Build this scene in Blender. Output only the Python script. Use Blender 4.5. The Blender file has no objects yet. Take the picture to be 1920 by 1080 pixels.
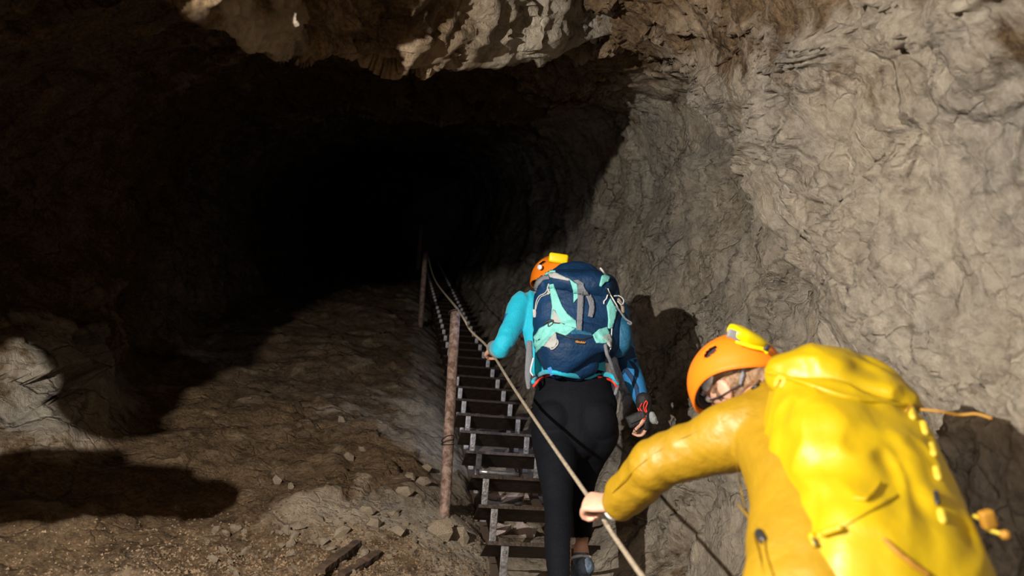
import bpy, bmesh, math, random
import numpy as np
from mathutils import Vector, Matrix, noise
from mathutils.bvhtree import BVHTree
from mathutils.geometry import delaunay_2d_cdt

random.seed(7)
rng = np.random.RandomState(11)
SC = bpy.context.scene
COL = SC.collection

# ------------------------------------------------------------------ camera, light, exposure
F = 1493.0
PITCH = math.radians(32.2)
CP, SP = math.cos(PITCH), math.sin(PITCH)
CZ = 1.8

def cw(x, y, z):            # eye space (right, up, forward) -> world
    return Vector((x, z * CP - y * SP, CZ + z * SP + y * CP))
def cv(x, y, z):            # direction
    return Vector((x, z * CP - y * SP, z * SP + y * CP))
def P(px, py, z):
    return cw((px - 960) / F * z, (540 - py) / F * z, z)
def proj(w):
    x, Y, Z = w[0], w[1], w[2] - CZ
    z = Y * CP + Z * SP; y = Z * CP - Y * SP
    return 960 + x / z * F, 540 - y / z * F, z

cam_d = bpy.data.cameras.new('camera')
cam = bpy.data.objects.new('camera', cam_d); COL.objects.link(cam)
cam_d.sensor_width = 36; cam_d.lens = 36 * F / 1920
cam.location = (0, 0, CZ); cam.rotation_euler = (math.pi / 2 + PITCH, 0, 0)
cam_d.dof.use_dof = True; cam_d.dof.focus_distance = 3.75; cam_d.dof.aperture_fstop = 2.2
cam_d.clip_start = .02
SC.camera = cam

wd = bpy.data.worlds.new('world'); SC.world = wd; wd.use_nodes = True
wd.node_tree.nodes['Background'].inputs[0].default_value = (0, 0, 0, 1)
wd.node_tree.nodes['Background'].inputs[1].default_value = 0

def point(name, loc, energy, col, rad):
    l = bpy.data.lights.new(name, 'POINT'); l.energy = energy; l.color = col; l.shadow_soft_size = rad
    o = bpy.data.objects.new(name, l); COL.objects.link(o); o.location = loc; return o
def spot(name, loc, aim, energy, col, rad, ang, blend=.6):
    l = bpy.data.lights.new(name, 'SPOT'); l.energy = energy; l.color = col; l.shadow_soft_size = rad
    l.spot_size = math.radians(ang); l.spot_blend = blend
    o = bpy.data.objects.new(name, l); COL.objects.link(o); o.location = loc
    o.rotation_euler = (aim - loc).to_track_quat('-Z', 'Y').to_euler(); return o

LC = Vector((-1.26, .66, .6))
LW = cw(*LC)
point('lamp_main', LW, 640, (1.0, .94, .84), .014)
point('fill_near_camera', cw(.05, .12, .02), 3.2, (1.0, .84, .74), .05)  # added weak frontal fill, no visible source
spot('fill_beam', cw(.12, .16, .03), P(1330, 690, 4), 60, (1.0, .92, .86), .05, 62, .9)  # added fill spot, lifts the shadows on the right wall
spot('lamp_climber', P(1040, 560, 4.16), P(905, 700, 5.6), 34, (.62, .72, 1.0), .02, 95)

SC.view_settings.view_transform = 'Standard'; SC.view_settings.look = 'None'
SC.view_settings.gamma = 1; SC.view_settings.exposure = 0; SC.view_settings.use_curve_mapping = False
SC.cycles.max_bounces = 5; SC.cycles.diffuse_bounces = 2

# ------------------------------------------------------------------ tunnel space
AZ = math.radians(9.4)
A = Vector((-math.sin(AZ), math.cos(AZ), 0)); R = Vector((math.cos(AZ), math.sin(AZ), 0)); U = Vector((0, 0, 1))
SL = .779; Z0 = .015
def T(s, u, v): return A * s + R * u + U * (Z0 + SL * s + v)

# ------------------------------------------------------------------ materials
def mat(name, col, rough=.8, metal=0, bump=0, bscale=60, var=0, vscale=8, spec=.5, sheen=0, col2=None, emis=None, stretch=None, trans=0):
    m = bpy.data.materials.new(name); m.use_nodes = True
    nt = m.node_tree; n = nt.nodes; b = n['Principled BSDF']
    b.inputs['Base Color'].default_value = (*col, 1)
    b.inputs['Roughness'].default_value = rough; b.inputs['Metallic'].default_value = metal
    b.inputs['Specular IOR Level'].default_value = spec
    if sheen: b.inputs['Sheen Weight'].default_value = sheen
    tc = n.new('ShaderNodeTexCoord'); src = tc.outputs['Object']
    if stretch:
        mp = n.new('ShaderNodeMapping'); mp.inputs['Scale'].default_value = stretch
        nt.links.new(src, mp.inputs['Vector']); src = mp.outputs['Vector']
    if var or col2:
        t = n.new('ShaderNodeTexNoise'); t.inputs['Scale'].default_value = vscale; t.inputs['Detail'].default_value = 6
        t.inputs['Roughness'].default_value = .65
        nt.links.new(src, t.inputs['Vector'])
        r = n.new('ShaderNodeValToRGB'); c2 = col2 or tuple(c * (1 - var) for c in col)
        r.color_ramp.elements[0].position = .38; r.color_ramp.elements[1].position = .62
        r.color_ramp.elements[0].color = (*c2, 1); r.color_ramp.elements[1].color = (*col, 1)
        nt.links.new(t.outputs['Fac'], r.inputs['Fac']); nt.links.new(r.outputs['Color'], b.inputs['Base Color'])
    if bump:
        t = n.new('ShaderNodeTexNoise'); t.inputs['Scale'].default_value = bscale; t.inputs['Detail'].default_value = 4
        nt.links.new(src, t.inputs['Vector'])
        bp = n.new('ShaderNodeBump'); bp.inputs['Strength'].default_value = bump; bp.inputs['Distance'].default_value = .01
        nt.links.new(t.outputs['Fac'], bp.inputs['Height']); nt.links.new(bp.outputs['Normal'], b.inputs['Normal'])
    if emis:
        b.inputs['Emission Color'].default_value = (*emis[0], 1); b.inputs['Emission Strength'].default_value = emis[1]
    return m

def rock_material():
    m = bpy.data.materials.new('cave_rock'); m.use_nodes = True
    nt = m.node_tree; n = nt.nodes; lk = nt.links.new; b = n['Principled BSDF']
    b.inputs['Roughness'].default_value = .9; b.inputs['Specular IOR Level'].default_value = .15
    tc = n.new('ShaderNodeTexCoord')
    def nz(scale, det, rough=.6, st=None, dist=0):
        src = tc.outputs['Object']
        if st:
            mp = n.new('ShaderNodeMapping'); mp.inputs['Scale'].default_value = st; mp.inputs['Rotation'].default_value = (.5, .5, .2)
            lk(src, mp.inputs['Vector']); src = mp.outputs['Vector']
        t = n.new('ShaderNodeTexNoise'); t.inputs['Scale'].default_value = scale; t.inputs['Detail'].default_value = det
        t.inputs['Roughness'].default_value = rough; t.inputs['Distortion'].default_value = dist
        lk(src, t.inputs['Vector']); return t.outputs['Fac']
    def ramp(f, stops):
        r = n.new('ShaderNodeValToRGB'); e = r.color_ramp.elements
        e[0].position, e[0].color = stops[0][0], (*stops[0][1], 1); e[1].position, e[1].color = stops[-1][0], (*stops[-1][1], 1)
        for p, c in stops[1:-1]:
            k = e.new(p); k.color = (*c, 1)
        lk(f, r.inputs['Fac']); return r.outputs['Color']
    def mix(f, a, c, mode='MIX'):
        x = n.new('ShaderNodeMix'); x.data_type = 'RGBA'; x.blend_type = mode
        if isinstance(f, (int, float)): x.inputs[0].default_value = f
        else: lk(f, x.inputs[0])
        lk(a, x.inputs[6]); lk(c, x.inputs[7]); return x.outputs[2]
    def math_(op, a, c):
        x = n.new('ShaderNodeMath'); x.operation = op; x.use_clamp = False
        for i, q in enumerate((a, c)):
            if isinstance(q, (int, float)): x.inputs[i].default_value = q
            else: lk(q, x.inputs[i])
        return x.outputs[0]
    base = ramp(nz(1.3, 8, .65), [(.3, (.38, .35, .315)), (.47, (.50, .445, .37)), (.6, (.60, .52, .41)), (.75, (.53, .49, .435))])
    streak = ramp(nz(7, 6, .7, (1, 1, .22)), [(.3, (.55, .52, .5)), (.6, (1, 1, 1))])
    base = mix(.7, base, streak, 'MULTIPLY')
    fine = ramp(nz(34, 5, .7), [(.3, (.62, .58, .54)), (.55, (1, 1, 1))])
    base = mix(.75, base, fine, 'MULTIPLY')
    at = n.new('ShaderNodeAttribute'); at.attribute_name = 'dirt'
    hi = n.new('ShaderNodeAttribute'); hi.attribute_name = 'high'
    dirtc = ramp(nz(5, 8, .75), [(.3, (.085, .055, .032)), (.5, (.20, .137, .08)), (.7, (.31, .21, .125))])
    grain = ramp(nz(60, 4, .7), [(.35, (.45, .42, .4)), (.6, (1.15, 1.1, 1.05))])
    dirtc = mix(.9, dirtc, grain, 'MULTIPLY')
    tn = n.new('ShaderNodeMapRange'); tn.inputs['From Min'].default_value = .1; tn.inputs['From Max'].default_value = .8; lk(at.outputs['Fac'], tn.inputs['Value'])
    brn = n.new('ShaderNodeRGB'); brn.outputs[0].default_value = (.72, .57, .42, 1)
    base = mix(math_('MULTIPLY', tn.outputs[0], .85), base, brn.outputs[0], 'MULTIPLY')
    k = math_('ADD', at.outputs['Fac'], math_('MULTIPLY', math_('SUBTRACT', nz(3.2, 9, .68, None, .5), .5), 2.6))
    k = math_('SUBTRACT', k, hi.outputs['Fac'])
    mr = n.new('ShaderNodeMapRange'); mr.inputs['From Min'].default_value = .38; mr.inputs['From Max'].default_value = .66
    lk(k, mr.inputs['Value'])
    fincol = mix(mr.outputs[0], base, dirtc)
    def crack(scale, w):
        wn = n.new('ShaderNodeTexNoise'); wn.inputs['Scale'].default_value = scale * 1.3; wn.inputs['Detail'].default_value = 5; lk(tc.outputs['Object'], wn.inputs['Vector'])
        ad = n.new('ShaderNodeVectorMath'); ad.operation = 'MULTIPLY_ADD'; lk(wn.outputs['Color'], ad.inputs[0]); ad.inputs[1].default_value = (.9 / scale,) * 3; lk(tc.outputs['Object'], ad.inputs[2])
        v = n.new('ShaderNodeTexVoronoi'); v.feature = 'DISTANCE_TO_EDGE'; v.inputs['Scale'].default_value = scale; lk(ad.outputs[0], v.inputs['Vector'])
        m2 = n.new('ShaderNodeMapRange'); m2.inputs['From Min'].default_value = 0; m2.inputs['From Max'].default_value = w; lk(v.outputs['Distance'], m2.inputs['Value'])
        sp_ = n.new('ShaderNodeMapRange'); sp_.inputs['From Min'].default_value = .44; sp_.inputs['From Max'].default_value = .58; lk(nz(scale * .6, 3), sp_.inputs['Value'])
        return math_('MULTIPLY', math_('SUBTRACT', m2.outputs[0], 1.0), sp_.outputs[0])
    rd = n.new('ShaderNodeTexNoise'); rd.noise_type = 'RIDGED_MULTIFRACTAL'; rd.inputs['Scale'].default_value = 6; rd.inputs['Detail'].default_value = 9; rd.inputs['Roughness'].default_value = .6
    mp = n.new('ShaderNodeMapping'); mp.inputs['Scale'].default_value = (1, 1, .5); mp.inputs['Rotation'].default_value = (.7, .4, .1); lk(tc.outputs['Object'], mp.inputs['Vector']); lk(mp.outputs['Vector'], rd.inputs['Vector'])
    h = math_('ADD', math_('MULTIPLY', nz(9, 12, .74, (1, 1, .45), .9), 1.3), math_('MULTIPLY', nz(45, 8, .75), .45))
    h = math_('ADD', h, math_('MULTIPLY', rd.outputs[0], .08))
    h = math_('ADD', h, math_('ADD', math_('MULTIPLY', crack(3.2, .05), .55), math_('MULTIPLY', crack(9, .07), .3)))
    crv = n.new('ShaderNodeMapRange'); crv.inputs['From Min'].default_value = .45; crv.inputs['From Max'].default_value = 1.0; crv.inputs['To Min'].default_value = .45; crv.inputs['To Max'].default_value = 1.08; lk(h, crv.inputs['Value'])  # shade of the crevices painted into the rock colour by height
    cc = n.new('ShaderNodeCombineColor'); [lk(crv.outputs[0], cc.inputs[i]) for i in range(3)]
    lk(mix(.8, fincol, cc.outputs[0], 'MULTIPLY'), b.inputs['Base Color'])
    bp = n.new('ShaderNodeBump'); bp.inputs['Strength'].default_value = .8; bp.inputs['Distance'].default_value = .075
    lk(h, bp.inputs['Height']); lk(bp.outputs['Normal'], b.inputs['Normal'])
    return m
M_ROCK = rock_material()

# ------------------------------------------------------------------ noise
perm = rng.permutation(256); perm = np.concatenate([perm, perm, perm]).astype(np.int32)
_g = rng.randn(256, 3); _g /= np.linalg.norm(_g, axis=1)[:, None]; grads = _g.astype(np.float32)
def perlin(p):
    pi = np.floor(p).astype(np.int32); f = (p - pi).astype(np.float32); pi &= 255
    w = f * f * f * (f * (f * 6 - 15) + 10); out = np.zeros(len(p), np.float32)
    for dx in (0, 1):
        for dy in (0, 1):
            for dz in (0, 1):
                h = perm[perm[perm[(pi[:, 0] + dx) & 255] + ((pi[:, 1] + dy) & 255)] + ((pi[:, 2] + dz) & 255)]
                g = grads[h]
                d = g[:, 0] * (f[:, 0] - dx) + g[:, 1] * (f[:, 1] - dy) + g[:, 2] * (f[:, 2] - dz)
                out += d * (w[:, 0] if dx else 1 - w[:, 0]) * (w[:, 1] if dy else 1 - w[:, 1]) * (w[:, 2] if dz else 1 - w[:, 2])
    return out * 1.5
def fbm(p, o=4, g=.5):
    a = 1; s = 0
    for i in range(o): s = s + a * perlin(p * (2.03 ** i) + 7.3 * i); a *= g
    return s
rnd3 = rng.rand(256, 3).astype(np.float32); rdir = rng.randn(256, 3).astype(np.float32)
rdir /= np.linalg.norm(rdir, axis=1)[:, None]; rval = rng.rand(256).astype(np.float32)
def facets(p, tilt=.8, val=.6):
    pi = np.floor(p).astype(np.int32); best = np.full(len(p), 1e9, np.float32); sec = best.copy(); out = np.zeros(len(p), np.float32)
    for dx in (-1, 0, 1):
        for dy in (-1, 0, 1):
            for dz in (-1, 0, 1):
                c0 = pi + np.array([dx, dy, dz], np.int32)
                h = perm[perm[perm[c0[:, 0] & 255] + (c0[:, 1] & 255)] + (c0[:, 2] & 255)]
                q = (p - c0 - rnd3[h]).astype(np.float32)
                d = q[:, 0] ** 2 + q[:, 1] ** 2 + q[:, 2] ** 2
                m = d < best
                sec = np.where(m, best, np.minimum(sec, d))
                v = (q * rdir[h]).sum(1) * tilt + (rval[h] - .5) * val
                out = np.where(m, v, out); best = np.where(m, d, best)
    edge = np.clip((np.sqrt(sec) - np.sqrt(best)) / .12, 0, 1)
    return out, edge

# ------------------------------------------------------------------ object helpers
def link(o, parent=None, rootloc=None):
    COL.objects.link(o)
    if parent is not None:
        o.parent = parent
        if parent.parent is None: o.matrix_parent_inverse = Matrix.Translation(-Vector(parent.location))
    return o
def put(name, me, m=None, parent=None, smooth=True):
    o = bpy.data.objects.new(name, me)
    if m:
        me.materials.clear()
        for q in (m if isinstance(m, (list, tuple)) else [m]): me.materials.append(q)
    if smooth and len(me.polygons): me.polygons.foreach_set('use_smooth', [True] * len(me.polygons))
    return link(o, parent)
def frombm(name, bm, m, parent=None, smooth=True):
    me = bpy.data.meshes.new(name); bm.normal_update(); bm.to_mesh(me); bm.free()
    return put(name, me, m, parent, smooth)
def thing(name, label, cat, loc, group=None):
    o = bpy.data.objects.new(name, None); o.empty_display_size = .1; COL.objects.link(o); o.location = loc
    o['label'] = label; o['category'] = cat
    if group: o['group'] = group
    return o
def tag(o, label, cat, group=None):
    o['label'] = label; o['category'] = cat
    if group: o['group'] = group
    return o
def cr(pts, n):
    """catmull-rom through a list of tuples"""
    p = [np.array(q, float) for q in pts]; p = [2 * p[0] - p[1]] + p + [2 * p[-1] - p[-2]]; out = []
    for i in range(1, len(p) - 2):
        for k in range(n):
            t = k / n
            out.append(.5 * ((2 * p[i]) + (-p[i - 1] + p[i + 1]) * t + (2 * p[i - 1] - 5 * p[i] + 4 * p[i + 1] - p[i + 2]) * t * t + (-p[i - 1] + 3 * p[i] - 3 * p[i + 1] + p[i + 2]) * t ** 3))
    out.append(p[-2]); return out
def loft(bm, pts, rad, side=(1, 0, 0), n=20, sub=5, power=2.0, cap=True):
    """pts world points, rad radius or (r_side, r_other); closed elliptical sweep with rounded ends"""
    rows = [tuple(q) + ((r, r) if isinstance(r, (int, float)) else tuple(r)) for q, r in zip(pts, rad)]
    rows = cr(rows, sub) if len(rows) > 1 else [np.array(rows[0])]
    C = [Vector(r[:3]) for r in rows]; side = Vector(side)
    tan = [(C[min(i + 1, len(C) - 1)] - C[max(i - 1, 0)]).normalized() for i in range(len(C))]
    seq = []
    def ring(c, t, rx, ry):
        s = side - t * side.dot(t)
        if s.length < 1e-4: s = t.orthogonal()
        s.normalize(); b = t.cross(s).normalized(); vs = []
        for k in range(n):
            a = 2 * math.pi * k / n; ca, sa = math.cos(a), math.sin(a)
            if power != 2: 
                ca = math.copysign(abs(ca) ** (2 / power), ca); sa = math.copysign(abs(sa) ** (2 / power), sa)
            vs.append(bm.verts.new(c + s * (rx * ca) + b * (ry * sa)))
        return vs
    if cap:
        for a in (80, 55, 28):
            a = math.radians(a); r = rows[0]; h = min(r[3], r[4])
            seq.append(ring(C[0] - tan[0] * h * math.sin(a), tan[0], r[3] * math.cos(a), r[4] * math.cos(a)))
    for c, t, r in zip(C, tan, rows): seq.append(ring(c, t, max(r[3], 1e-4), max(r[4], 1e-4)))
    if cap:
        for a in (28, 55, 80):
            a = math.radians(a); r = rows[-1]; h = min(r[3], r[4])
            seq.append(ring(C[-1] + tan[-1] * h * math.sin(a), tan[-1], r[3] * math.cos(a), r[4] * math.cos(a)))
    for x, y in zip(seq, seq[1:]):
        for k in range(n):
            bm.faces.new((x[k], x[(k + 1) % n], y[(k + 1) % n], y[k]))
    bm.faces.new(list(reversed(seq[0]))); bm.faces.new(seq[-1])
def ell(bm, c, axes, r, sub=3):
    M = Matrix((axes[0] * r[0], axes[1] * r[1], axes[2] * r[2])).transposed().to_4x4(); M.translation = c
    bmesh.ops.create_icosphere(bm, subdivisions=sub, radius=1, matrix=M)
def box(bm, c, ax, hs, bevel=0):
    M = Matrix((ax[0] * hs[0] * 2, ax[1] * hs[1] * 2, ax[2] * hs[2] * 2)).transposed().to_4x4(); M.translation = c
    r = bmesh.ops.create_cube(bm, size=1, matrix=M)
    if bevel:
        es = list({e for v in r['verts'] for e in v.link_edges})
        bmesh.ops.bevel(bm, geom=es, offset=bevel, segments=3, affect='EDGES', profile=.5)
def evaluated(o, name):
    dg = bpy.context.evaluated_depsgraph_get(); me = bpy.data.meshes.new_from_object(o.evaluated_get(dg)); me.name = name
    old = o.data; bpy.data.objects.remove(o); bpy.data.meshes.remove(old); return me
def fuse(name, bm, m, parent=None, voxel=.006, smooth=6, folds=None):
    me = bpy.data.meshes.new(name + '_src'); bm.to_mesh(me); bm.free()
    o = bpy.data.objects.new('tmp', me); COL.objects.link(o)
    r = o.modifiers.new('r', 'REMESH'); r.mode = 'VOXEL'; r.voxel_size = voxel; r.adaptivity = 0
    if smooth:
        s = o.modifiers.new('s', 'SMOOTH'); s.factor = .5; s.iterations = smooth
    me = evaluated(o, name)
    if folds is not None:
        co, no = arr(me); d = folds(co, no); co = co + no * d[:, None]; me.vertices.foreach_set('co', co.ravel()); me.update()
    return put(name, me, m, parent)
def arr(me):
    n = len(me.vertices); co = np.empty(n * 3); me.vertices.foreach_get('co', co); no = np.empty(n * 3); me.vertices.foreach_get('normal', no)
    return co.reshape(-1, 3), no.reshape(-1, 3)
def bvh_of(*obs):
    vs = []; fs = []
    for o in obs:
        b = len(vs); vs += [v.co.copy() for v in o.data.vertices]; fs += [tuple(b + i for i in p.vertices) for p in o.data.polygons]
    return BVHTree.FromPolygons(vs, fs)
EYE = Vector((0, 0, CZ))
def hit(bvh, px, py):
    d = (P(px, py, 1) - EYE).normalized(); return bvh.ray_cast(EYE, d)
def patch(name, poly, bvh, m, parent, off=.003, step=4, thick=.004, wav=0):
    """cloth panel sewn on a surface: polygon resampled, filled, laid on the body and given thickness"""
    b = []
    for i in range(len(poly)):
        x0, y0 = poly[i]; x1, y1 = poly[(i + 1) % len(poly)]; k = max(1, int(math.hypot(x1 - x0, y1 - y0) / step))
        for j in range(k): b.append(Vector((x0 + (x1 - x0) * j / k, y0 + (y1 - y0) * j / k)))
    xs = [q.x for q in b]; ys = [q.y for q in b]; inner = []
    def inside(x, y):
        c = False
        for i in range(len(poly)):
            x0, y0 = poly[i]; x1, y1 = poly[i - 1]
            if (y0 > y) != (y1 > y) and x < (x1 - x0) * (y - y0) / (y1 - y0) + x0: c = not c
        return c
    y = min(ys) + step / 2
    while y < max(ys):
        x = min(xs) + step / 2
        while x < max(xs):
            if inside(x, y) and min((q.x - x) ** 2 + (q.y - y) ** 2 for q in b) > (step * .5) ** 2: inner.append(Vector((x, y)))
            x += step
        y += step
    V, E, Fc, *_ = delaunay_2d_cdt(b + inner, [], [list(range(len(b)))], 1, 1e-4)
    bm = bmesh.new(); top = []; bot = []
    for q in V:
        h = hit(bvh, q.x, q.y)
        if h[0] is None: top.append(None); bot.append(None); continue
        o = off + (wav * noise.noise(Vector((q.x * .12, q.y * .12, 3))) if wav else 0)
        nn = h[1] if h[1].dot(EYE - h[0]) > 0 else -h[1]
        top.append(bm.verts.new(h[0] + nn * (o + thick))); bot.append(bm.verts.new(h[0] + nn * (o - .006)))
    cnt = {}
    for f in Fc:
        if any(top[i] is None for i in f): continue
        bm.faces.new([top[i] for i in f]); bm.faces.new([bot[i] for i in reversed(f)])
        for i in range(len(f)):
            a, c = f[i], f[(i + 1) % len(f)]
            if (c, a) in cnt: del cnt[(c, a)]
            else: cnt[(a, c)] = 1
    for a, c in cnt: bm.faces.new((top[c], top[a], bot[a], bot[c]))
    bmesh.ops.recalc_face_normals(bm, faces=bm.faces)
    for v in [v for v in bm.verts if not v.link_faces]: bm.verts.remove(v)
    return frombm(name, bm, m, parent)
def ribbon(line, w):
    """outline of a strap of width w px along a line of px points"""
    L = []; Rr = []; line = [Vector(q) for q in line]
    for i, q in enumerate(line):
        t = (line[min(i + 1, len(line) - 1)] - line[max(i - 1, 0)]).normalized(); nrm = Vector((-t.y, t.x))
        ww = w[i] if isinstance(w, (list, tuple)) else w
        L.append(tuple(q + nrm * ww / 2)); Rr.append(tuple(q - nrm * ww / 2))
    return L + Rr[::-1]
def cord(name, pts, r, m, parent=None, n=8, sub=5):
    bm = bmesh.new(); loft(bm, pts, [r] * len(pts), n=n, sub=sub); return frombm(name, bm, m, parent)
def on(bvh, px, py, off=.004, z=None):
    h = hit(bvh, px, py)
    if h[0] is None: return P(px, py, z)
    return h[0] + (EYE - h[0]).normalized() * off

# ------------------------------------------------------------------ the cave
sect = [(.82, -.42), (1.05, -.38), (1.2, -.2), (1.36, .15), (1.55, .6), (1.73, 1.2), (1.82, 1.8), (1.78, 2.4), (1.45, 2.95), (.7, 3.2), (-.3, 3.2),
        (-1.2, 3.05), (-1.85, 2.5), (-2.2, 1.8), (-2.2, 1.1), (-2.05, .5), (-1.8, .12), (-1.35, .0), (-.7, -.04), (-.1, -.06), (.2, -.09), (.42, -.22), (.6, -.40)]
LAB = [0, 0, 1, 1, 1, 1, 1, 1, 2, 2, 2, 2, 3, 3, 3, 3, 0, 0, 0, 0, 0, 0, 0]
def closed(pts, n):
    q = pts[-2:] + pts + pts[:3]; out = []; par = []
    q = [np.array(x, float) for x in q]
    for i in range(len(pts)):
        a, b, c, d = q[i + 1], q[i + 2], q[i + 3], q[i + 4]
        for k in range(n):
            t = k / n; out.append(.5 * (2 * b + (c - a) * t + (2 * a - 5 * b + 4 * c - d) * t * t + (3 * b - 3 * c + d - a) * t ** 3)); par.append(i + t)
    return np.array(out), np.array(par)
den, par = closed(sect, 60)
seg = np.linalg.norm(np.roll(den, -1, 0) - den, axis=1); cum = np.concatenate([[0], np.cumsum(seg)])
NC = 760
tt = np.linspace(0, cum[-1], NC, endpoint=False)
cs_u = np.interp(tt, cum, np.append(den[:, 0], den[0, 0])); cs_v = np.interp(tt, cum, np.append(den[:, 1], den[0, 1]))
cs_p = np.interp(tt, cum, np.append(par, len(sect)))
svals = [-1.6]
while svals[-1] < 21: svals.append(svals[-1] + (.035 if svals[-1] < .6 else .0042 * svals[-1] + .003))
svals = np.array(svals); NS = len(svals)
S, J = np.meshgrid(svals, np.arange(NC), indexing='ij')
Uu = cs_u[J].copy(); Vv = cs_v[J].copy(); Pp = cs_p[J]
def sm(x, a, b):
    t = np.clip((x - a) / (b - a), 0, 1); return t * t * (3 - 2 * t)
# section normals pointing to the inside of the tunnel
du = np.roll(cs_u, -3) - np.roll(cs_u, 3); dv = np.roll(cs_v, -3) - np.roll(cs_v, 3); ln = np.hypot(du, dv)
nu = (-dv / ln)[J]; nv = (du / ln)[J]
isfloor = np.clip(sm(Pp, 15.3, 16.6) + (1 - sm(Pp, 1.6, 2.6)), 0, 1)
trough = np.clip(sm(Pp, 19.6, 20.3) + (1 - sm(Pp, 1.6, 2.4)), 0, 1)
isleft = sm(Pp, 11.3, 12.3) * (1 - sm(Pp, 15.3, 16.5))
isceil = sm(Pp, 7.6, 8.8) * (1 - sm(Pp, 11.3, 12.3))
isright = sm(Pp, 1.6, 2.6) * (1 - sm(Pp, 7.6, 8.8))
a0, a1 = np.array(A), np.array(R)
def world(S_, U_, V_): return S_[..., None] * a0 + U_[..., None] * a1 + (Z0 + SL * S_ + V_)[..., None] * np.array([0, 0, 1.])
W = world(S, Uu, Vv); q = W.reshape(-1, 3).astype(np.float32)
warp = np.stack([fbm(q * .9 + 3, 3), fbm(q * .9 + 17, 3), fbm(q * .9 + 31, 3)], 1)
qa = q + warp * .35
big = fbm(q * .55, 3)
tilt = q.copy(); tilt[:, 2] = q[:, 2] * .55 + q[:, 1] * .25; tilt[:, 1] = q[:, 1] * .8
f1, e1 = facets((tilt + warp * .3) * 1.15, .9, .7); f2, e2 = facets((tilt + warp * .12) * 3.6, .9, .6)
mid = fbm(qa * 2.6, 4, .55); fine = fbm(q * 14, 3, .6)
ridge = 1 - 2 * np.abs(perlin((qa + 5) * np.array([1.4, 1.4, .8], np.float32)))
sh = S.shape
big, f1, e1, f2, e2, mid, fine, ridge = [x.reshape(sh) for x in (big, f1, e1, f2, e2, mid, fine, ridge)]
patchy = sm(mid, -.35, .45)
rockd = .16 * big + .12 * f1 + (.028 + .03 * patchy) * f2 + .05 * mid + .011 * fine + .03 * ridge - .02 * (1 - e1) - .012 * (1 - e2) * patchy
leftd = rockd * 1.25
floord = .09 * big + .05 * mid + .035 * f2 * sm(big + mid, -.2, .6) + .012 * fine + .04 * f1
floord = floord * (1 - .55 * trough)
tq = (q.reshape(sh + (3,)))[..., 2] * .9 + big * .6; tr = (fbm(qa * 1.7 + 11, 4, .55).reshape(sh)) * 4.2 + tq * 1.1; fr_ = tr - np.floor(tr)
terr = (np.floor(tr) + sm(fr_, .82, 1.0) - tr)
rockd = rockd + .055 * terr * sm(patchy, .25, .8) + .03 * f2 * patchy
d = rockd * isright + leftd * isleft + rockd * isceil * 1.2 + floord * isfloor
# near right bulge that ends in an overhanging edge, deep recess beyond it
ed = 2.55 + .28 * (Vv - 2.6)
bul = isright * (1 - sm(S, ed, ed + .28)) * sm(Vv, .4, 2.2)
d = d + .38 * bul * sm(S, -1, .6) - .14 * isright * sm(S, ed + .2, ed + .8) * sm(Vv, 1.4, 2.2) * (1 - sm(S, 5, 8))
d = d + .35 * isceil * sm(Uu, .3, 1.2) * sm(S, 2.5, 3.3) * (1 - sm(S, 4.6, 6.5)) * .6
# outcrop low on the left wall
oc = np.exp(-((S - 4.35) / .42) ** 2) * np.clip(isleft + isfloor * sm(Uu, -1.3, -1.75), 0, 1) * (1 - sm(Vv, .25, 1.15))
d = d + .36 * oc * (1 + .2 * f2)
# the tunnel pinches shut far uphill and behind the photographer
end = sm(S, 19.5, 21); back = 1 - sm(S, -1.6, -1.0)
k = 1 - .98 * np.clip(end + back, 0, 1)
uc, vc = -.25, 1.3
Uf = uc + (Uu + nu * d - uc) * k; Vf = vc + (Vv + nv * d - vc) * k
W = world(S, Uf, Vf)
W += (A[0] * 0) 
dirt = (-.12 * isright + .9 * isceil + 1.25 * isleft + .84 * isfloor - .26 * trough - .10 * isfloor * sm(Uu, -.9, .4))  # left wall value also carries its shade, kept dark in the colour
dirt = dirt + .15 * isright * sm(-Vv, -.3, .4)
dirt = dirt - 1.6 * oc  # outcrop paled, the light on it put into the colour
dirt = dirt + .28 * isright * sm(Vv, 1.9, 2.6)  # light falloff painted in, darker towards the top of the right wall
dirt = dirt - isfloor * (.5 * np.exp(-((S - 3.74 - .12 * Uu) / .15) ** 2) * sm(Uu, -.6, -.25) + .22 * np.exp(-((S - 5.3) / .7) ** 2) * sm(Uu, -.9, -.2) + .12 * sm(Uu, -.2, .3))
high = np.clip((.9 * f1 + .6 * f2) * .35 + .2 * mid, -.25, .6) * (1 - .4 * isfloor)
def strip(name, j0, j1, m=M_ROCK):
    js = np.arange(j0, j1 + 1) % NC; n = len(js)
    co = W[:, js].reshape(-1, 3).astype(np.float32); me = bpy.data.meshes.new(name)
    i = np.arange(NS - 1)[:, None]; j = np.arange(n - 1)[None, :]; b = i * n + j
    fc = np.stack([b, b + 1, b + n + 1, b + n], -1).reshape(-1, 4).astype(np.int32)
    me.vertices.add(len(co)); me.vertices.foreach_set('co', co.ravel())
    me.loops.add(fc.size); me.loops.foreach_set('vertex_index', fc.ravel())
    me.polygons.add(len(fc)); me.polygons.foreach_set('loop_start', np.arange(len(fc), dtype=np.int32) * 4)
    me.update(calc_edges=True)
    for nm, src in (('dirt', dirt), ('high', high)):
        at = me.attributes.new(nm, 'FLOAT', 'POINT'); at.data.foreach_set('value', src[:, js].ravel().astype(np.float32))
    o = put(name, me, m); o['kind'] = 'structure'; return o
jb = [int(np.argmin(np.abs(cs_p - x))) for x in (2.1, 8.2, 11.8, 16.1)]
wall_right = strip('wall_right', jb[0], jb[1]); ceiling = strip('ceiling', jb[1], jb[2])
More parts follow.
